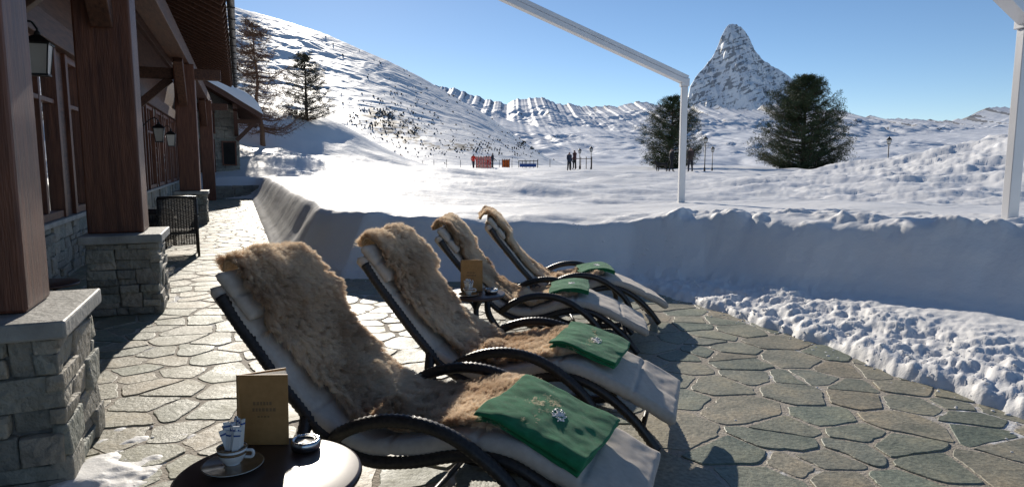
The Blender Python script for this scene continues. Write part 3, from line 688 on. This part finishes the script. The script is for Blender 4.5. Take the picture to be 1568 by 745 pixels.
    ta=hc.attributes.new('tint','FLOAT','CURVE'); tint=.36+.45*fbm(t*2.2,y*2.8,3,seed+20)+.12*np.exp(-((t-.0)/.25)**2)+.12*r.random(N)+.14*cr[near][:,0]
    ta.data.foreach_set('value',np.clip(tint,.02,.85).astype(np.float32))
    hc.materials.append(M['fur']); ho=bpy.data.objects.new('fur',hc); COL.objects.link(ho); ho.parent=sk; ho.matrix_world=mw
    a0,a1,b0,b1,rot=towel; b0*=WS;b1*=WS; tw=empty('green_towel',mw)
    for i,(gr,of) in enumerate(((.0,.050),(.008,.063),(.0,.076))):
        cr_,sr_=math.cos(rot),math.sin(rot)
        def TT(u,v,gr=gr,i=i):
            p=(a0+gr+u*(a1-a0-2*gr)); q=(b0+gr+v*(b1-b0-2*gr)); mt,my=(a0+a1)/2,(b0+b1)/2
            wob=.006*np.sin(v*7+i*2)+.004*np.sin(u*6+i)
            return mt+(p-mt)*cr_-(q-my)*sr_+wob, my+(p-mt)*sr_+(q-my)*cr_+wob*.6
        slab('fold',TT,of,.013,.007,70,70,M['towel'],mw,tw,None,lambda t,y:.012*fbm(t*4+seed,y*4.5,3,seed+30)-.025*sst(1.48,1.70,t)-.05*sst(.10,-.02,y))
    g=G(); yy=(b0+b1)/2-.02
    for i in range(70):
        an=random.uniform(0,6.28); rr=random.uniform(0,.05)**1; uu=(a0+a1)/2+.02+rr*math.sin(an)*.6; y_=yy+rr*math.cos(an)*1.1
        x,z,tx,tz,Nx,Nz=[float(q) for q in cur(uu)]
        dz=float(.012*fbm(np.array([uu*4+seed]),np.array([y_*4.5]),3,seed+30)[0]-.025*sst(1.48,1.70,np.array([uu]))[0])
        o=.090+dz; a2=random.uniform(0,3.14); l2=random.uniform(.004,.010)
        c3=Vector((x+Nx*o,y_,z+Nz*o)); U=Vector((tx,0,tz)); W=Vector((0,1,0)); d1=U*math.cos(a2)+W*math.sin(a2); g.tube([c3-d1*l2,c3+d1*l2],.0022,5)
    g.build('embroidery',[M['white']],tw,mw)
lounger(-1.35,3.05,math.radians(18),11,130000,(-.14,1.70),(1.50,1.96,.04,.54,-.10),1.03)
lounger(-.90,4.02,math.radians(16),22,80000,(-.14,1.62),(1.44,1.82,.10,.58,-.05),.98)
lounger(-.61,5.60,math.radians(6),33,42000,(-.14,1.50),(1.28,1.62,.14,.58,.0),.92,.95)
lounger(-.22,6.40,math.radians(-2),44,36000,(-.14,1.50),(1.28,1.62,.16,.58,.0),.92,.97)
# ------------------------------------------------------------------ tables
def rtable(x,y,r,h=.58):
    g=G(); g.lathe([(r-.02,h-.028),(r-.004,h-.024),(r,h-.014),(r-.004,h-.003),(r-.012,h)],(x,y,0),72,0)
    g.tube([(x,y,h-.03),(x,y,.3),(x,y,.06)],.022,14,1)
    for i in range(4):
        t=i*math.pi/2+.5; d=Vector((math.cos(t),math.sin(t),0)); c=Vector((x,y,0))
        g.tube(catmull([c+Vector((0,0,.12)),c+d*.06+Vector((0,0,.07)),c+d*r*.6+Vector((0,0,.03)),c+d*r*.85+Vector((0,0,.014))],6),.014,8,1)
        g.tube(catmull([c+Vector((0,0,h-.15)),c+d*.05+Vector((0,0,h-.07)),c+d*r*.6+Vector((0,0,h-.035))],6),.010,8,1)
    return g.build('round_side_table',[M['table'],M['dark']])
def menu(x,y,z,rot,s=1):
    g=G(); W,Hh,T=.175*s,.255*s,.004
    def cover(a0,w,mi=0,inset=0,dy=0):
        d=Vector((math.cos(a0),math.sin(a0),0)); n=Vector((-d.y,d.x,0)); v=[]
        for e in (0,1):
            for hh in (0,1):
                for q in (0,1):
                    v.append(d*(e*(w-inset)+.002)+n*(q*T+dy)+Vector((0,0,inset/2+hh*(Hh-inset))))
        g.add(v,[(0,2,3,1),(4,5,7,6),(0,1,5,4),(2,6,7,3),(0,4,6,2),(1,3,7,5)],mi)
    cover(0,W); cover(math.radians(38),W)
    for i in range(5): cover(math.radians(5+6*i),W,1,.010,0)
    g.tube([(0,0,0),(0,0,Hh)],.006,8)
    for j,(w,zz,hh) in enumerate(((.07,.145,.012),(.075,.122,.012),(.04,.10,.006))):
        q=0
        while q<w: 
            lw=.006+.004*random.random(); x0=W/2-w/2+q; g.box(x0*s,(x0+lw)*s,-.0012,-.0004,zz*s,(zz+hh)*s,2); q+=lw+.004
    mw=Matrix.Translation((x,y,z))@Matrix.Rotation(rot,4,'Z')@Matrix.Rotation(math.radians(-4),4,'X')
    return g.build('menu_book',[M['menu'],M['page'],M['chinabrown']],None,mw)
def sugar_cup(x,y,z,s=1):
    g=G()
    g.lathe([(.03*s,.0),(.055*s,.004*s),(.095*s,.016*s),(.098*s,.019*s),(.094*s,.019*s),(.055*s,.008*s),(.03*s,.006*s)],(x,y,z),48,0)
    g.lathe([(.0975*s,.0193*s),(.0985*s,.0205*s),(.094*s,.0205*s),(.0925*s,.019*s)],(x,y,z),48,1)
    g.lathe([(.070*s,.0125*s),(.078*s,.0148*s),(.077*s,.0150*s),(.069*s,.0131*s)],(x,y,z),48,1)
    g.lathe([(.025*s,.008*s),(.027*s,.016*s),(.022*s,.02*s),(.036*s,.034*s),(.045*s,.055*s),(.048*s,.075*s),(.046*s,.076*s),(.042*s,.056*s),(.03*s,.036*s),(.005,.03*s)],(x,y,z),40,0)
    g.lathe([(.0455*s,.056*s),(.0475*s,.064*s),(.048*s,.066*s),(.0462*s,.057*s)],(x,y,z),40,1)
    g.lathe([(.0485*s,.074*s),(.0492*s,.0775*s),(.0465*s,.078*s),(.046*s,.0745*s)],(x,y,z),40,1)
    g.tube(catmull([(x+.044*s,y,z+.066*s),(x+.068*s,y,z+.064*s),(x+.066*s,y,z+.044*s),(x+.04*s,y,z+.042*s)],6),.005*s,8,0)
    cols=[2,2,3,2]
    for i in range(18):
        a=random.uniform(0,6.28); r=random.uniform(.0,.028)*s; p=Vector((x+r*math.cos(a),y+r*math.sin(a),z+.035*s)); d=Vector((random.uniform(-.24,.24),random.uniform(-.22,.22),1)).normalized(); ll=random.uniform(.105,.135)
        g.beam(p,p+d*ll*s,.020*s,.0045*s,random.choice(cols),(math.cos(a),math.sin(a),0)); q=p+d*(ll-.018)*s
        g.beam(q,q+d*.006*s,.0206*s,.005*s,4,(math.cos(a),math.sin(a),0))
    return g.build('sugar_cup_and_saucer',[M['china'],M['chinabrown'],M['white'],M['page'],M['blue']])
def ashtray(x,y,z,s=1):
    g=G(); g.lathe([(.042*s,0),(.05*s,.006*s),(.052*s,.022*s),(.05*s,.034*s),(.045*s,.037*s),(.038*s,.033*s),(.032*s,.02*s),(.028*s,.016*s),(.004,.018*s)],(x,y,z),48,0)
    g.lathe([(.037*s,.0335*s),(.036*s,.036*s),(.024*s,.031*s),(.012*s,.024*s)],(x,y,z),32,1)
    for i in range(3):
        t=i*2.09+.4; g.box(x+.043*s*math.cos(t)-.004,x+.043*s*math.cos(t)+.004,y+.043*s*math.sin(t)-.004,y+.043*s*math.sin(t)+.004,z+.034*s,z+.0395*s,0)
    return g.build('ashtray',[M['steel'],M['dark']])
rtable(-.80,2.14,.30); menu(-.985,2.36,.581,math.radians(2)); sugar_cup(-.93,2.17,.581); ashtray(-.735,2.33,.581)
rtable(-.28,5.22,.23); menu(-.40,5.30,.581,math.radians(-4),.95); sugar_cup(-.33,5.10,.581,.8); ashtray(-.16,5.20,.581,1)
p=bl(-1.6,6.9); rtable(p.x,p.y,.25,.55)
g=G(); g.lathe([(.03,0),(.035,.01),(.035,.09),(.031,.09),(.028,.012)],(p.x-.05,p.y-.05,.551),20); g.build('candle_glass',[M['orange']])
# ------------------------------------------------------------------ wicker chair
def chair(a,k,rot):
    g=G(); W,Dp=.58,.56
    for sx in (-1,1):
        for sy in (-1,1): g.tube([(sx*W/2,sy*Dp/2,0),(sx*W/2*.98,sy*Dp/2*.98,.64 if sy<0 else .98)],.02,8,0)
        g.tube(catmull([(sx*W/2,-Dp/2-.02,.6),(sx*W/2,-Dp/2+.08,.66),(sx*W/2,.1,.66),(sx*W/2,Dp/2,.7)],6),.028,8,0)
    g.box(-W/2+.02,W/2-.02,-Dp/2,Dp/2-.02,.38,.43)
    def weave(o,u,v,nu,nv):
        o,u,v=Vector(o),Vector(u),Vector(v); n=u.cross(v).normalized()
        for i in range(nv):
            pts=[o+v*(i/(nv-1))+u*(j/nu)+n*(.006*(1 if (i+j)%2 else -1)) for j in range(nu+1)]; g.tube(pts,.009,5)
        for j in range(0,nu+1): g.tube([o+u*(j/nu),o+u*(j/nu)+v],.007,5)
    weave((-W/2,Dp/2,.42),(W,0,0),(0,.04,.56),14,28); weave((-W/2,-Dp/2,.1),(0,Dp,0),(0,0,.54),12,26); weave((W/2,-Dp/2,.1),(0,Dp,0),(0,0,.54),12,26); weave((-W/2,-Dp/2,.14),(W,0,0),(0,0,.27),14,14)
    g.tube([(-W/2,Dp/2+.04,.99),(0,Dp/2+.045,1.0),(W/2,Dp/2+.04,.99)],.025,8)
    g.build('wicker_armchair',[M['rattan']],None,RB@Matrix.Translation((a,k,0))@Matrix.Rotation(rot,4,'Z'))
chair(-1.02,12.8,math.radians(185)); chair(-1.55,14.2,math.radians(80))
# ------------------------------------------------------------------ awning frame
aw=empty('awning_frame')
def gpost(name,x,y,h):
    z=gz(x,y)-.6; g=G(); g.box(x-.055,x+.055,y-.055,y+.055,z,h); g.box(x-.075,x+.075,y-.075,y+.075,h+.002,h+.14); g.build(name,[M['alu']],aw,bevel=.008)
p1=Vector((3.07,12.4,2.98)); p2=Vector((5.13,7.02,2.98))
gpost('post',p1.x,p1.y,2.9); gpost('post',p2.x,p2.y,2.9)
for p_,dr,L_ in ((p1,Vector((-CP,-SP,.333)),8.6),(p2,Vector((-.70,-.71,.03)),9.0)):
    g=G(); q=p_+dr*L_; off=Vector((0,0,.075))
    g.beam(p_-dr*.05,q,.13,.085); g.beam(p_-dr*.05+off*1.22,q+off*1.22,.10,.075); g.beam(p_+off*.56,q+off*.56,.06,.03,1)
    g.build('rail',[M['alu'],M['dark']],aw,bevel=.006)
# ------------------------------------------------------------------ trees
def conifer(x,y,h,w,seed,matk,name='pine_tree',ntuft=26000,low=.04,shape=None,gap=.2,dens=24):
    random.seed(seed); r=np.random.default_rng(seed); z=gz(x,y)-.2
    g=G(); tr=[(x+.15*noise.noise(Vector((i,seed,0))),y+.15*noise.noise(Vector((i,seed,5))),z+h*i/10) for i in range(11)]
    g.tube(tr,[max(.02,h*.028*(1-i/10.5)) for i in range(11)],10)
    shape=shape or [(0,.62),(.12,.92),(.28,1.0),(.45,.88),(.62,.66),(.78,.46),(.9,.26),(1,.04)]
    cl=[]; nb=int(h*dens)
    for i in range(nb):
        f=low+(1-low)*((i+random.random())/nb); f=min(f,.985); an=random.uniform(0,6.283); R=w/2*np.interp(f,[s_[0] for s_ in shape],[s_[1] for s_ in shape])*random.uniform(.75,1.08)
        R*=1+.22*noise.noise(Vector((math.cos(an)*1.3+seed,math.sin(an)*1.3,f*3)))
        zb=z+h*f*.97-R*.30; p0=Vector((x,y,max(z+.2,zb))); d=Vector((math.cos(an),math.sin(an),0)); up=R*random.uniform(.25,.5)
        pts=catmull([p0,p0+d*R*.5+Vector((0,0,up*.3)),p0+d*R+Vector((0,0,up))],4); g.tube(pts,[max(.012,h*.005*(1-q/len(pts))) for q in range(len(pts))],5)
        for q in np.arange(.35,1.01,.16):
            if random.random()<gap*.6: continue
            cl.append((p0+d*R*q+Vector((random.uniform(-.3,.3),random.uniform(-.3,.3),up*q*q+random.uniform(-.15,.2))),random.uniform(.22,.50)*(.6+.5*R/(w/2))*h/9.))
    C=np.array([tuple(c[0]) for c in cl]);S=np.array([c[1] for c in cl]); cv=r.random(len(cl))
    ii=r.integers(0,len(cl),ntuft); dv=r.normal(size=(ntuft,3)); dv/=np.linalg.norm(dv,axis=1)[:,None]; rr=r.random(ntuft)**.45
    pos=C[ii]+dv*(S[ii]*rr)[:,None]*np.array([1,1,.8])
    dd=dv*np.array([1,1,.4])+np.array([0,0,.7])+r.normal(size=(ntuft,3))*.35; dd/=np.linalg.norm(dd,axis=1)[:,None]
    sd=np.cross(dd,r.normal(size=(ntuft,3))); sd/=np.linalg.norm(sd,axis=1)[:,None]
    l=(h/9.)*r.uniform(.09,.2,ntuft); wv=l*.28
    V=np.stack([pos-sd*wv[:,None],pos+dd*l[:,None]*.5+sd*wv[:,None]*.6,pos+dd*l[:,None],pos-dd*l[:,None]*.1+sd*wv[:,None]*.2],1).reshape(-1,3)
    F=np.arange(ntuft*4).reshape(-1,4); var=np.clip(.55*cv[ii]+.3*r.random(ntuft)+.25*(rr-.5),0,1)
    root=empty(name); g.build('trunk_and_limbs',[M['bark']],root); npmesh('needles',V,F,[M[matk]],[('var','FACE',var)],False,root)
conifer(30.0,71,10.0,10.0,3,'needle',ntuft=95000,shape=[(0,.7),(.1,.98),(.28,1.0),(.48,.88),(.66,.72),(.82,.56),(.93,.36),(1,.1)],gap=.1,dens=38)
conifer(17.6,76,8.3,7.0,5,'needle',ntuft=62000,shape=[(0,.65),(.12,.9),(.35,1.0),(.62,.95),(.8,.74),(.92,.46),(1,.1)],gap=.1,dens=38)
conifer(-16.0,54,5.4,4.6,8,'needle2',ntuft=34000,low=.02,gap=.25,dens=30,shape=[(0,.7),(.2,1),(.5,.9),(.75,.6),(1,.15)]); conifer(-21.6,54,4.6,3.6,12,'needle2',ntuft=24000,low=.02,gap=.25,dens=28)
conifer(43,57,5.5,3.5,10,'needle',ntuft=16000)
def larch(x,y,h,seed):
    random.seed(seed); z=gz(x,y)-.3; g=G()
    tr=[Vector((x+.45*noise.noise(Vector((i*.35,seed,0)))-.04*i,y,z+h*i/12)) for i in range(13)]
    g.tube(tr,[max(.02,.18*(1-i/12.3)) for i in range(13)],9)
    V=[];F=[]
    def twig(p,d,L,w):
        s=d.cross(Vector((random.uniform(-1,1),random.uniform(-1,1),random.uniform(-1,1))))
        if s.length<1e-3: return
        s=s.normalized()*w; o=len(V); V.extend([tuple(p-s),tuple(p+s),tuple(p+d*L)]); F.append((o,o+1,o+2))
    for i in range(170):
        f=random.uniform(.14,.99); j=f*12; a=tr[int(j)].lerp(tr[min(12,int(j)+1)],j%1)
        an=random.uniform(0,6.283); R=h*.36*(1-f)**.5*random.uniform(.4,1.15)+.15; d=Vector((math.cos(an),math.sin(an),0))
        pts=catmull([a,a+d*R*.5+Vector((0,0,-.05*R)),a+d*R+Vector((0,0,.25*R+random.uniform(-.3,.3)))],5)
        g.tube(pts,[.032*(1-q/12) for q in range(len(pts))],4)
        for q in range(32):
            t=random.uniform(.15,1)*(len(pts)-1); b=pts[int(t)].lerp(pts[min(len(pts)-1,int(t)+1)],t%1)
            dd=(d*random.uniform(.1,.9)+Vector((random.uniform(-.9,.9),random.uniform(-.9,.9),random.uniform(-.7,.9)))).normalized(); L=random.uniform(.2,.65); twig(b,dd,L,.012)
            e=b+dd*L*.5; 
            for _ in range(2): twig(e,(dd+Vector((random.uniform(-1,1),random.uniform(-1,1),random.uniform(-1,1)))).normalized(),L*.5,.009)
    root=empty('larch_tree'); g.build('trunk_and_branches',[M['twig']],root); npmesh('twigs',V,F,[M['twig']],None,False,root)
larch(-16.6,46,8.4,4)
# ------------------------------------------------------------------ people, dog, skiers
def skin(name,V,E,R,m,parent=None,mw=None,sub=2):
    me=bpy.data.meshes.new(name); me.from_pydata(V,E,[]); me.materials.append(m); o=link(me,name,parent,mw)
    s=o.modifiers.new('Skin','SKIN'); s.use_smooth_shade=True
    for i,r in enumerate(R): me.skin_vertices[0].data[i].radius=(r,r)
    me.skin_vertices[0].data[0].use_root=True
    ss=o.modifiers.new('Sub','SUBSURF'); ss.levels=sub; ss.render_levels=sub; return o
def clothmat(name,legs,jacket,head,hat,h=1.75):
    m,t,b,n,l=nt(name); tc=n.new('ShaderNodeTexCoord'); sx=n.new('ShaderNodeSeparateXYZ'); l.new(tc.outputs['Object'],sx.inputs[0])
    dv=n.new('ShaderNodeMath'); dv.operation='DIVIDE'; dv.inputs[1].default_value=h; l.new(sx.outputs[2],dv.inputs[0])
    r=ramp(n,[(0,(.02,.02,.02)),(.06,legs),(.50,jacket),(.845,head),(.925,hat)],'CONSTANT'); l.new(dv.outputs[0],r.inputs[0]); l.new(r.outputs[0],b.inputs['Base Color']); b.inputs['Roughness'].default_value=.8; return m
def person(name,x,y,rot,legs,jacket,hat,stride=.18,arm=.15,z=None,h=1.75,bend=0,skis=False):
    z=gz(x,y) if z is None else z; s=h/1.75
    m=clothmat(name+'_clothes',legs,jacket,(.45,.27,.2),hat,h)
    V=[(0,0,.95),(0,bend*.3,1.12),(0,bend*.7,1.32),(0,bend,1.46),(0,bend,1.53),(0,bend-.01,1.62),(0,bend-.01,1.71),
       (.10,0,.90),(.11,-stride*.5,.50),(.11,-stride+.03,.09),(.11,-stride-.12,.045),
       (-.10,0,.90),(-.11,stride*.35,.50),(-.11,stride,.09),(-.11,stride-.14,.045),
       (.19,bend,1.42),(.25,bend+arm*.4,1.14),(.24,bend-arm*.5,.90),(.235,bend-arm*.9,.81),
       (-.19,bend,1.42),(-.25,bend-arm*.2,1.14),(-.24,bend-arm,.90),(-.235,bend-arm*1.4,.82),
       (0,bend-.105,1.63),(.20,bend-arm*.9-.04,.84),(-.20,bend-arm*1.4-.04,.85)]
    E=[(0,1),(1,2),(2,3),(3,4),(4,5),(5,6),(0,7),(7,8),(8,9),(9,10),(0,11),(11,12),(12,13),(13,14),(3,15),(15,16),(16,17),(17,18),(3,19),(19,20),(20,21),(21,22),(5,23),(18,24),(22,25)]
    R=[.16,.155,.17,.13,.06,.10,.085,.11,.075,.05,.045,.11,.075,.05,.045,.08,.058,.042,.035,.08,.058,.042,.035,.02,.016,.016]
    V=[tuple(c*s for c in v) for v in V]; R=[r*s for r in R]
    root=empty(name,Matrix.Translation((x,y,z))@Matrix.Rotation(rot,4,'Z')); skin('body',V,E,R,m,root,root.matrix_world.copy())
    if skis:
        g=G()
        for sx in (-.11,.11): g.beam((sx,-.9,.02),(sx,.7,.02),.08,.02); g.tube([(sx*3.2,-.15,.85),(sx*4,.1,0)],.012,5)
        g.build('skis_and_poles',[M['dark']],root,root.matrix_world.copy())
    return root
K=(.015,.015,.018)
person('person_walking',11.25,48.5,math.radians(100),K,(.02,.02,.025),(.03,.03,.03),.22,.2)
person('person_standing',12.2,47,math.radians(200),(.03,.03,.04),(.05,.035,.03),(.05,.03,.02),.08,.3)
person('skier',-13.6,84,math.radians(200),(.03,.03,.03),(.6,.03,.02),(.03,.03,.03),.1,.4,skis=True)
person('skier',-4.6,82,math.radians(150),(.02,.02,.04),(.6,.04,.02),(.03,.03,.03),.1,.3,skis=True)
person('person_standing',5.0,60,math.radians(30),K,(.03,.04,.07),(.05,.03,.03),.1,.2)
person('person_standing',5.6,61.5,math.radians(230),K,(.08,.03,.03),(.03,.03,.03),.08,.3)
person('person_standing',-2.2,78,math.radians(100),K,(.03,.03,.05),(.03,.03,.03),.08,.3)
def dog(x,y,rot):
    z=gz(x,y); V=[(0,.0,.52),(0,-.22,.53),(0,-.40,.50),(0,-.52,.62),(0,-.58,.72),(0,-.70,.70),(0,-.78,.68),(0,.22,.53),(0,.34,.50),(0,.46,.60),(0,.52,.75),
       (.09,-.38,.38),(.09,-.36,.2),(.09,-.38,.04),(.09,-.43,.025),(-.09,-.38,.38),(-.09,-.42,.2),(-.09,-.36,.04),(-.09,-.41,.025),
       (.09,.30,.40),(.09,.22,.28),(.09,.36,.17),(.09,.33,.04),(.09,.28,.025),(-.09,.32,.40),(-.09,.26,.28),(-.09,.40,.17),(-.09,.38,.04),(-.09,.33,.025),(.05,-.56,.81),(-.05,-.56,.81)]
    E=[(0,1),(1,2),(2,3),(3,4),(4,5),(5,6),(0,7),(7,8),(8,9),(9,10),(2,11),(11,12),(12,13),(13,14),(2,15),(15,16),(16,17),(17,18),(8,19),(19,20),(20,21),(21,22),(22,23),(8,24),(24,25),(25,26),(26,27),(27,28),(4,29),(4,30)]
    R=[.12,.145,.14,.09,.085,.05,.04,.105,.10,.03,.02,.06,.035,.025,.025,.06,.035,.025,.025,.075,.05,.028,.024,.025,.075,.05,.028,.024,.025,.02,.02]
    mt=mat('dog_coat',(.012,.011,.01),(.03,.025,.02),.8,12,bump=.3)
    skin('dog',V,E,R,mt,None,Matrix.Translation((x,y,z))@Matrix.Rotation(rot,4,'Z'))
dog(10.55,48.2,math.radians(-70))
def street_lamp(x,y,h):
    z=gz(x,y)-.1; g=G(); g.tube([(x,y,z),(x,y,z+.4),(x,y,z+.45),(x,y,z+h-.5)],[.07,.06,.035,.03],10)
    zz=z+h-.48; g.lathe([(.05,0),(.10,.03),(.10,.05)],(x,y,zz),8); g.lathe([(.10,.05),(.15,.30)],(x,y,zz),6,1); g.lathe([(.18,.30),(.16,.34),(.05,.44),(.02,.5),(.005,.55)],(x,y,zz),8)
    for i in range(6): t=i*math.pi/3; g.tube([(x+.1*math.cos(t),y+.1*math.sin(t),zz+.05),(x+.15*math.cos(t),y+.15*math.sin(t),zz+.30)],.01,4)
    g.build('street_lamp',[M['dark'],M['frost']])
street_lamp(12.9,46,2.5); street_lamp(16.9,58,2.2); street_lamp(6.9,60,2.2); street_lamp(23.5,43,2.3); street_lamp(6.2,63,2.0)
def netf(name,x0,x1,y,h,m,n=6):
    g=G()
    for i in range(n+1):
        x=x0+(x1-x0)*i/n; z=gz(x,y)-.1; g.tube([(x,y,z),(x,y,z+h+.25)],.03,6,1)
    for j in range(9):
        pts=[(x0+(x1-x0)*i/24,y+.03,gz(x0+(x1-x0)*i/24,y)+.1+(h-.1)*j/8+.03*math.sin(i)) for i in range(25)]; g.tube(pts,.035,4)
    for i in range(25):
        x=x0+(x1-x0)*i/24; z=gz(x,y); g.tube([(x,y+.03,z+.1),(x,y+.03,z+h)],.03,4)
    g.build(name,[m,M['dark']])
netf('safety_net_fence',-4.2,-2.4,80,1.4,M['red']); netf('safety_net_fence',-1.2,-.3,84,1.0,M['orange'],3)
g=G()
for i in range(6):
    x=.8+i*.45; z=gz(x,82)-.2; g.tube([(x,82,z),(x,82,z+1.2)],.04,5)
g.tube([(.8,82,gz(2,82)+.9),(3.05,82,gz(2,82)+.9)],.05,5); g.box(.9,2.9,81.95,82.0,gz(2,82)+.2,gz(2,82)+.6,1)
g.build('slope_barrier',[M['dark'],M['blue']])
g=G()
for i in range(5):
    x=5.2+i*.5; z=gz(x,62)-.2; g.tube([(x,62,z),(x,62,z+1.3)],.035,5)
g.tube([(5.2,62,gz(6,62)+.95),(7.2,62,gz(6,62)+.95)],.03,5); g.build('wooden_fence',[M['bark']])
g=G()
for i in range(14):
    x=-16+i*1.6; y=86+math.sin(i)*2; z=gz(x,y)-.1; g.tube([(x,y,z),(x,y,z+1.1)],.035,5)
g.build('piste_marker_poles',[M['dark']])
# ------------------------------------------------------------------ light, sky, camera
EL=math.radians(21); AZ=math.radians(-14.5)
S=Vector((math.sin(AZ)*math.cos(EL),math.cos(AZ)*math.cos(EL),math.sin(EL)))
ld=bpy.data.lights.new('sun','SUN'); ld.energy=4.8; ld.angle=math.radians(.5); ld.color=(1,.92,.80)
lo=bpy.data.objects.new('sun',ld); COL.objects.link(lo); lo.rotation_euler=S.to_track_quat('Z','Y').to_euler(); lo.location=S*50
w=bpy.data.worlds.new('World'); scene.world=w; w.use_nodes=True; n=w.node_tree.nodes; l=w.node_tree.links
sk=n.new('ShaderNodeTexSky'); sk.sky_type='NISHITA'; sk.sun_disc=False; sk.sun_elevation=EL; sk.sun_rotation=AZ; sk.altitude=2600; sk.air_density=.9; sk.dust_density=.3; sk.ozone_density=1.9
hs=n.new('ShaderNodeHueSaturation'); hs.inputs['Saturation'].default_value=1.08; l.new(sk.outputs[0],hs.inputs['Color'])
bg=n['Background']; bg.inputs[1].default_value=.108; l.new(hs.outputs[0],bg.inputs[0])
cd=bpy.data.cameras.new('camera'); cd.lens=24; cd.sensor_width=36; cd.clip_start=.05; cd.clip_end=30000
co=bpy.data.objects.new('camera',cd); COL.objects.link(co); co.location=(0,0,1.6); co.rotation_euler=(math.radians(90-6.93),0,0)
scene.camera=co
scene.view_settings.view_transform='Standard'; scene.view_settings.look='None'; scene.view_settings.exposure=0
